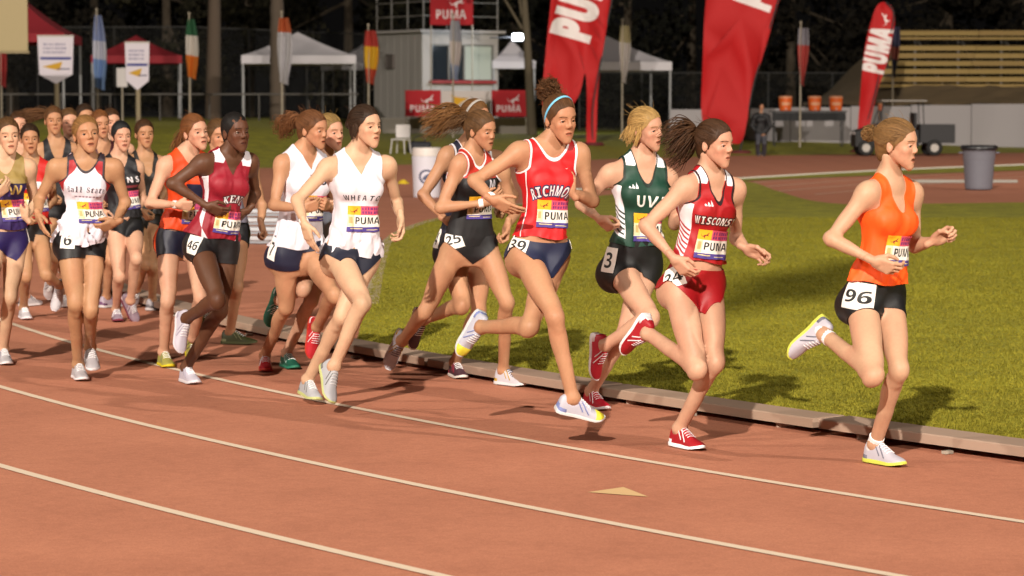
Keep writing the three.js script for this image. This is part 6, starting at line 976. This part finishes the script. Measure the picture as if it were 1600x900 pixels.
runner({ seed: 14, label: 'runner in black head wrap and black singlet with white letters', skin: SK.pink, face: 0,
  pose: { gy: 503, st: 'r', nk: [186, 246], hd: [190, 214, 24, 0, 2], rs: [160, 258], re: [146, 300], rw: [160, 330], ls: [214, 262], le: [224, 312], lw: [206, 335], rp: [182, 358], lp: [208, 358], rk: [186, 432], ra: [182, 483], rt: [186, 501], lk: [213, 404], la: [204, 470], lt: [212, 498], sg: { rs: .3, ls: -.3, rk: .6, lk: 1 } },
  hair: { rgb: HC.black, wrap: 0x0b0b0d, tie: [0, .2, -1] }, top: { color: '#121016', hem: .09, neck: .46, arm: .115, paint: g => { print(g, 'NS', .05, .37, .042, '#d8d2d6', { w: .085 }); g.fillStyle = '#7a3038'; g.fillRect(jx(-.02), jy(.33), 120, 16); } }, bib: [.03, .22], bottom: { kind: 'briefs', color: '#100f13', waist: .09, cut: .75 }, shoes: { color: 0x8a7a88, sole: 0x6a1830, accent: 0xd8d0d4 }, h: .012 });
runner({ seed: 15, label: 'runner in thin strapped black tank top, right of the black head wrap', skin: SK.olive, face: 1,
  pose: { gy: 484, st: 'l', nk: [226, 242], hd: [226, 210, 22, 0, 2], rs: [202, 254], re: [200, 302], rw: [222, 330], ls: [249, 254], le: [256, 300], lw: [240, 330], rp: [212, 350], lp: [238, 350], rk: [226, 414], ra: [214, 452], rt: [212, 470], lk: [240, 416], la: [238, 468], lt: [246, 482], sg: { rs: .3, ls: -.3 } },
  hair: { rgb: HC.brown, tie: [0, .2, -1] }, top: { color: '#14110f', hem: .08, neck: .38, arm: .095, nw: .072 }, bottom: { kind: 'shorts', color: '#15110f', hem: .08 }, shoes: { color: 0x8a8488, sole: 0xb0a8a8, accent: 0x5a5458 }, h: .012 });
runner({ seed: 16, label: 'runner in purple and gold top and purple briefs at the left edge', skin: SK.pale, face: 2,
  pose: { gy: 570, st: 'l', nk: [6, 246], hd: [13, 214, 20, 2, 3], rs: [-32, 262], re: [-44, 318], rw: [-6, 305], rh: [12, 290], ls: [44, 262], le: [54, 318], lw: [40, 340], lh: [32, 330], rp: [-10, 378], lp: [24, 380], rk: [-18, 460], ra: [-50, 470], rt: [-64, 500], lk: [16, 464], la: [5, 546], lt: [9, 568], sg: { rs: .3, ls: -.3, lk: .7 } },
  hair: { rgb: HC.light, tie: [0, .2, -1] }, hands: { r: 'loose', l: 'fist' }, top: { color: '#2c1a54', hem: .09, neck: .44, arm: .12, nw: .08, paint: g => { g.fillStyle = '#8f7840'; g.fillRect(0, 0, JW, JH - .375 * MY); g.strokeStyle = '#1f1238'; g.lineWidth = 10; g.beginPath(); g.moveTo(0, jy(.375)); g.lineTo(JW, jy(.375)); g.stroke(); print(g, 'W', .035, .34, .06, '#c0a55c', { w: .09, weight: 'bold' }); } }, bib: [.03, .21], bottom: { kind: 'briefs', color: '#22144e', waist: .075, cut: .7 }, numbers: [['6', 1.3, .04, .04, .045]],
  shoes: { color: 0xb4b0b4, sole: 0xd8d2d4, accent: 0x8a8490 } });
runner({ seed: 17, label: 'dark haired runner in red singlet between purple top and white singlet', skin: SK.olive, face: 0,
  pose: { gy: 500, st: 'r', nk: [48, 250], hd: [47, 218, 14, 0, 2], rs: [20, 264], re: [14, 318], rw: [38, 338], rh: [46, 344], ls: [76, 264], le: [84, 312], lw: [66, 334], rp: [34, 366], lp: [62, 366], rk: [40, 432], ra: [37, 480], rt: [44, 498], lk: [72, 430], la: [93, 446], lt: [82, 494], sg: { rs: .2, ls: -.2, lt: .1, rk: .5 } },
  hair: { rgb: HC.dark, tie: [0, .2, -1] }, top: { color: '#b81c16', hem: .08, neck: .46, arm: .12, paint: g => { g.fillStyle = '#d8ccd0'; g.fillRect(jx(-.09), jy(.39), 160, 44); } }, bib: [.0, .24], bottom: { kind: 'shorts', color: '#1a1416', hem: .08 }, shoes: { color: 0xbcb8bc, sole: 0xd8d0d4, accent: 0xa8a0a4 }, h: .012 });
runner({ seed: 18, label: 'tall runner in black tank top at the back with ponytail swinging left', skin: SK.olive, face: 1,
  pose: { gy: 480, st: 'l', nk: [88, 222], hd: [84, 189, 18, 0, 2], rs: [62, 234], re: [58, 280], rw: [78, 306], ls: [114, 234], le: [120, 282], lw: [102, 306], rp: [76, 336], lp: [102, 336], rk: [86, 402], ra: [80, 440], rt: [78, 460], lk: [102, 404], la: [98, 462], lt: [104, 478], sg: { rs: .2, ls: -.2 } },
  hair: { rgb: [.11, .05, .02], tie: [0, .3, -1], tail: { dir: [-.95, .1, 0], world: 1, len: .3, spread: .08, curl: .012, curlf: 5, n: 100, drop: .05 } }, top: { color: '#131116', hem: .08, neck: .40, arm: .10, paint: g => { g.fillStyle = '#c8c0c4'; g.fillRect(jx(-.09), jy(.40), 44, 12); } }, bottom: { kind: 'shorts', color: '#141216', hem: .08 }, shoes: { color: 0xb8b2b4, sole: 0xc8c0c0, accent: 0x6a6468 }, h: .013 });
runner({ seed: 19, label: 'runner at the back right of the tall one in black, mostly hidden', skin: SK.pink, face: 2,
  pose: { gy: 474, st: 'r', nk: [112, 222], hd: [108, 192, 20, 0, 2], rs: [88, 238], re: [84, 284], rw: [102, 308], ls: [138, 238], le: [144, 284], lw: [128, 308], rp: [100, 336], lp: [124, 336], rk: [106, 402], ra: [102, 456], rt: [108, 472], lk: [126, 400], la: [120, 436], lt: [116, 456], sg: { rs: .2, ls: -.2 } },
  hair: { rgb: HC.light, tie: [0, .2, -1] }, top: { color: '#3a2430', hem: .08, neck: .42 }, bottom: { kind: 'shorts', color: '#141216', hem: .08 }, shoes: { color: 0xc8c2c4, sole: 0xc8c0c0, accent: 0x6a6468 }, h: .013 });
runner({ seed: 20, label: 'reddish haired runner at the back showing over the shoulder of the white singlet', skin: SK.tan, face: 3,
  pose: { gy: 480, st: 'l', nk: [160, 226], hd: [157, 195, 26, 0, 4], rs: [136, 242], re: [132, 288], rw: [148, 312], ls: [186, 242], le: [190, 288], lw: [176, 312], rp: [146, 340], lp: [170, 340], rk: [154, 406], ra: [148, 444], rt: [146, 464], lk: [172, 406], la: [166, 464], lt: [174, 478], sg: { rs: .2, ls: -.2 } },
  hair: { rgb: HC.red, tie: [0, .2, -1], tail: { dir: [.4, -.8, -.2], world: 1, len: .2, spread: .07, curl: .016, curlf: 9, n: 70 } }, top: { color: '#4a1c24', hem: .08, neck: .44 }, bottom: { kind: 'shorts', color: '#141216', hem: .08 }, shoes: { color: 0xa89aa8, sole: 0xc8c0c0, accent: 0x6a4468 }, h: .013 });
runner({ seed: 21, label: 'farthest runner whose forehead shows left of the black head wrap', skin: SK.pink, face: 1,
  pose: { gy: 468, st: 'r', nk: [176, 220], hd: [174, 192, 26, 0, 2], rs: [154, 234], re: [150, 278], rw: [166, 300], ls: [200, 234], le: [206, 278], lw: [192, 300], rp: [164, 328], lp: [188, 328], rk: [170, 392], ra: [166, 448], rt: [172, 466], lk: [190, 392], la: [184, 430], lt: [180, 450], sg: { rs: .2, ls: -.2 } },
  hair: { rgb: HC.brown, tie: [0, .2, -1] }, top: { color: '#20202c', hem: .08, neck: .42 }, bottom: { kind: 'shorts', color: '#141216', hem: .08 }, shoes: { color: 0x9a9498, sole: 0xc8c0c0, accent: 0x6a6468 }, h: .013 });
runner({ seed: 22, label: 'farthest left runner whose head shows between the purple and the red top', skin: SK.pink, face: 3,
  pose: { gy: 478, st: 'l', nk: [32, 226], hd: [29, 197, 16, 0, 2], rs: [6, 240], re: [2, 288], rw: [22, 312], ls: [56, 240], le: [62, 288], lw: [46, 312], rp: [18, 340], lp: [44, 340], rk: [28, 406], ra: [22, 444], rt: [20, 464], lk: [44, 406], la: [40, 462], lt: [46, 476], sg: { rs: .2, ls: -.2 } },
  hair: { rgb: HC.brown, tie: [0, .2, -1] }, top: { color: '#5a2a1c', hem: .08, neck: .42 }, bottom: { kind: 'shorts', color: '#141216', hem: .08 }, shoes: { color: 0xa8a2a4, sole: 0xc8c0c0, accent: 0x6a6468 }, h: .013 });
runner({ seed: 23, label: 'runner at the very back half seen above the white singlet wearer', skin: SK.olive, face: 0,
  pose: { gy: 466, st: 'r', nk: [136, 212], hd: [133, 184, 22, 0, 2], rs: [114, 226], re: [110, 270], rw: [128, 292], ls: [160, 226], le: [166, 270], lw: [150, 292], rp: [124, 320], lp: [148, 320], rk: [130, 386], ra: [126, 446], rt: [132, 464], lk: [150, 386], la: [144, 424], lt: [140, 444], sg: { rs: .2, ls: -.2 } },
  hair: { rgb: HC.dark, tie: [0, .2, -1] }, top: { color: '#1c2430', hem: .08, neck: .42 }, bottom: { kind: 'shorts', color: '#141216', hem: .08 }, shoes: { color: 0x9a9498, sole: 0xc8c0c0, accent: 0x6a6468 }, h: .013 });
for (const o of RUN) person(o);
{ // a person in dark clothes standing by the far side of the track
  const o = { seed: 50, skin: SK.tan, hair: { rgb: HC.black, tie: [0, .2, -1], cropped: 1 }, pose: { Z: 84, k: 1.04, nk: [1189, 178], hd: [1190, 167, 0, 0, 0], rs: [1179, 183], re: [1175, 197], rw: [1183, 208], rh: [1185, 213], ls: [1199, 183], le: [1203, 197], lw: [1195, 208], lh: [1193, 213], rp: [1185, 206], lp: [1193, 206], rk: [1184, 224], ra: [1184, 240], rt: [1183, 243], lk: [1194, 224], la: [1194, 240], lt: [1195, 243], sg: { rs: .1, ls: -.1, re: .2, le: .2 } }, label: 'bystander in black jacket and grey trousers beside the track', h: .016, shoes: { color: 0x555555, sole: 0xbbbbbb, accent: 0x888888 } };
  const p = person(o), J = solvePose(o.pose); J.k = 1.04; o.neckTop = J.hd.clone().add(V(0, -.05, -.03)); const f = figureField(J, o), lo = V(-.5, -.1, -.5), hi = V(.5, 1.6, .5);
  const loose = (a) => (x, y, z) => f.body(x, y, z) - a - .012 * fbm(x * 9, y * 6, z * 9, 2);
  const jk = clipMesh(clipMesh(netMesh(loose(.05), lo, hi, .014), (x, y, z) => y - J.rp.y + .06), (x, y, z) => J.nk.y + .035 - y); mesh('jacket', clothGeometry(clipMesh(jk, (x, y, z) => Math.min(J.rw.distanceTo(V(x, y, z)), J.lw.distanceTo(V(x, y, z))) - .07), null, .012), clothMat('jk', { color: 0x0c0c10 }), p);
  const tr = clipMesh(clipMesh(netMesh(loose(.038), lo, hi, .014), (x, y, z) => J.rp.y + .02 - y), (x, y, z) => y - .06); mesh('trousers', clothGeometry(clipMesh(tr, (x, y, z) => Math.min(J.rw.distanceTo(V(x, y, z)), J.lw.distanceTo(V(x, y, z)), J.rh.distanceTo(V(x, y, z)), J.lh.distanceTo(V(x, y, z))) - .14), null, .01), clothMat('trs', { color: 0x3c3c44 }), p);
}
renderer.render(scene, camera);
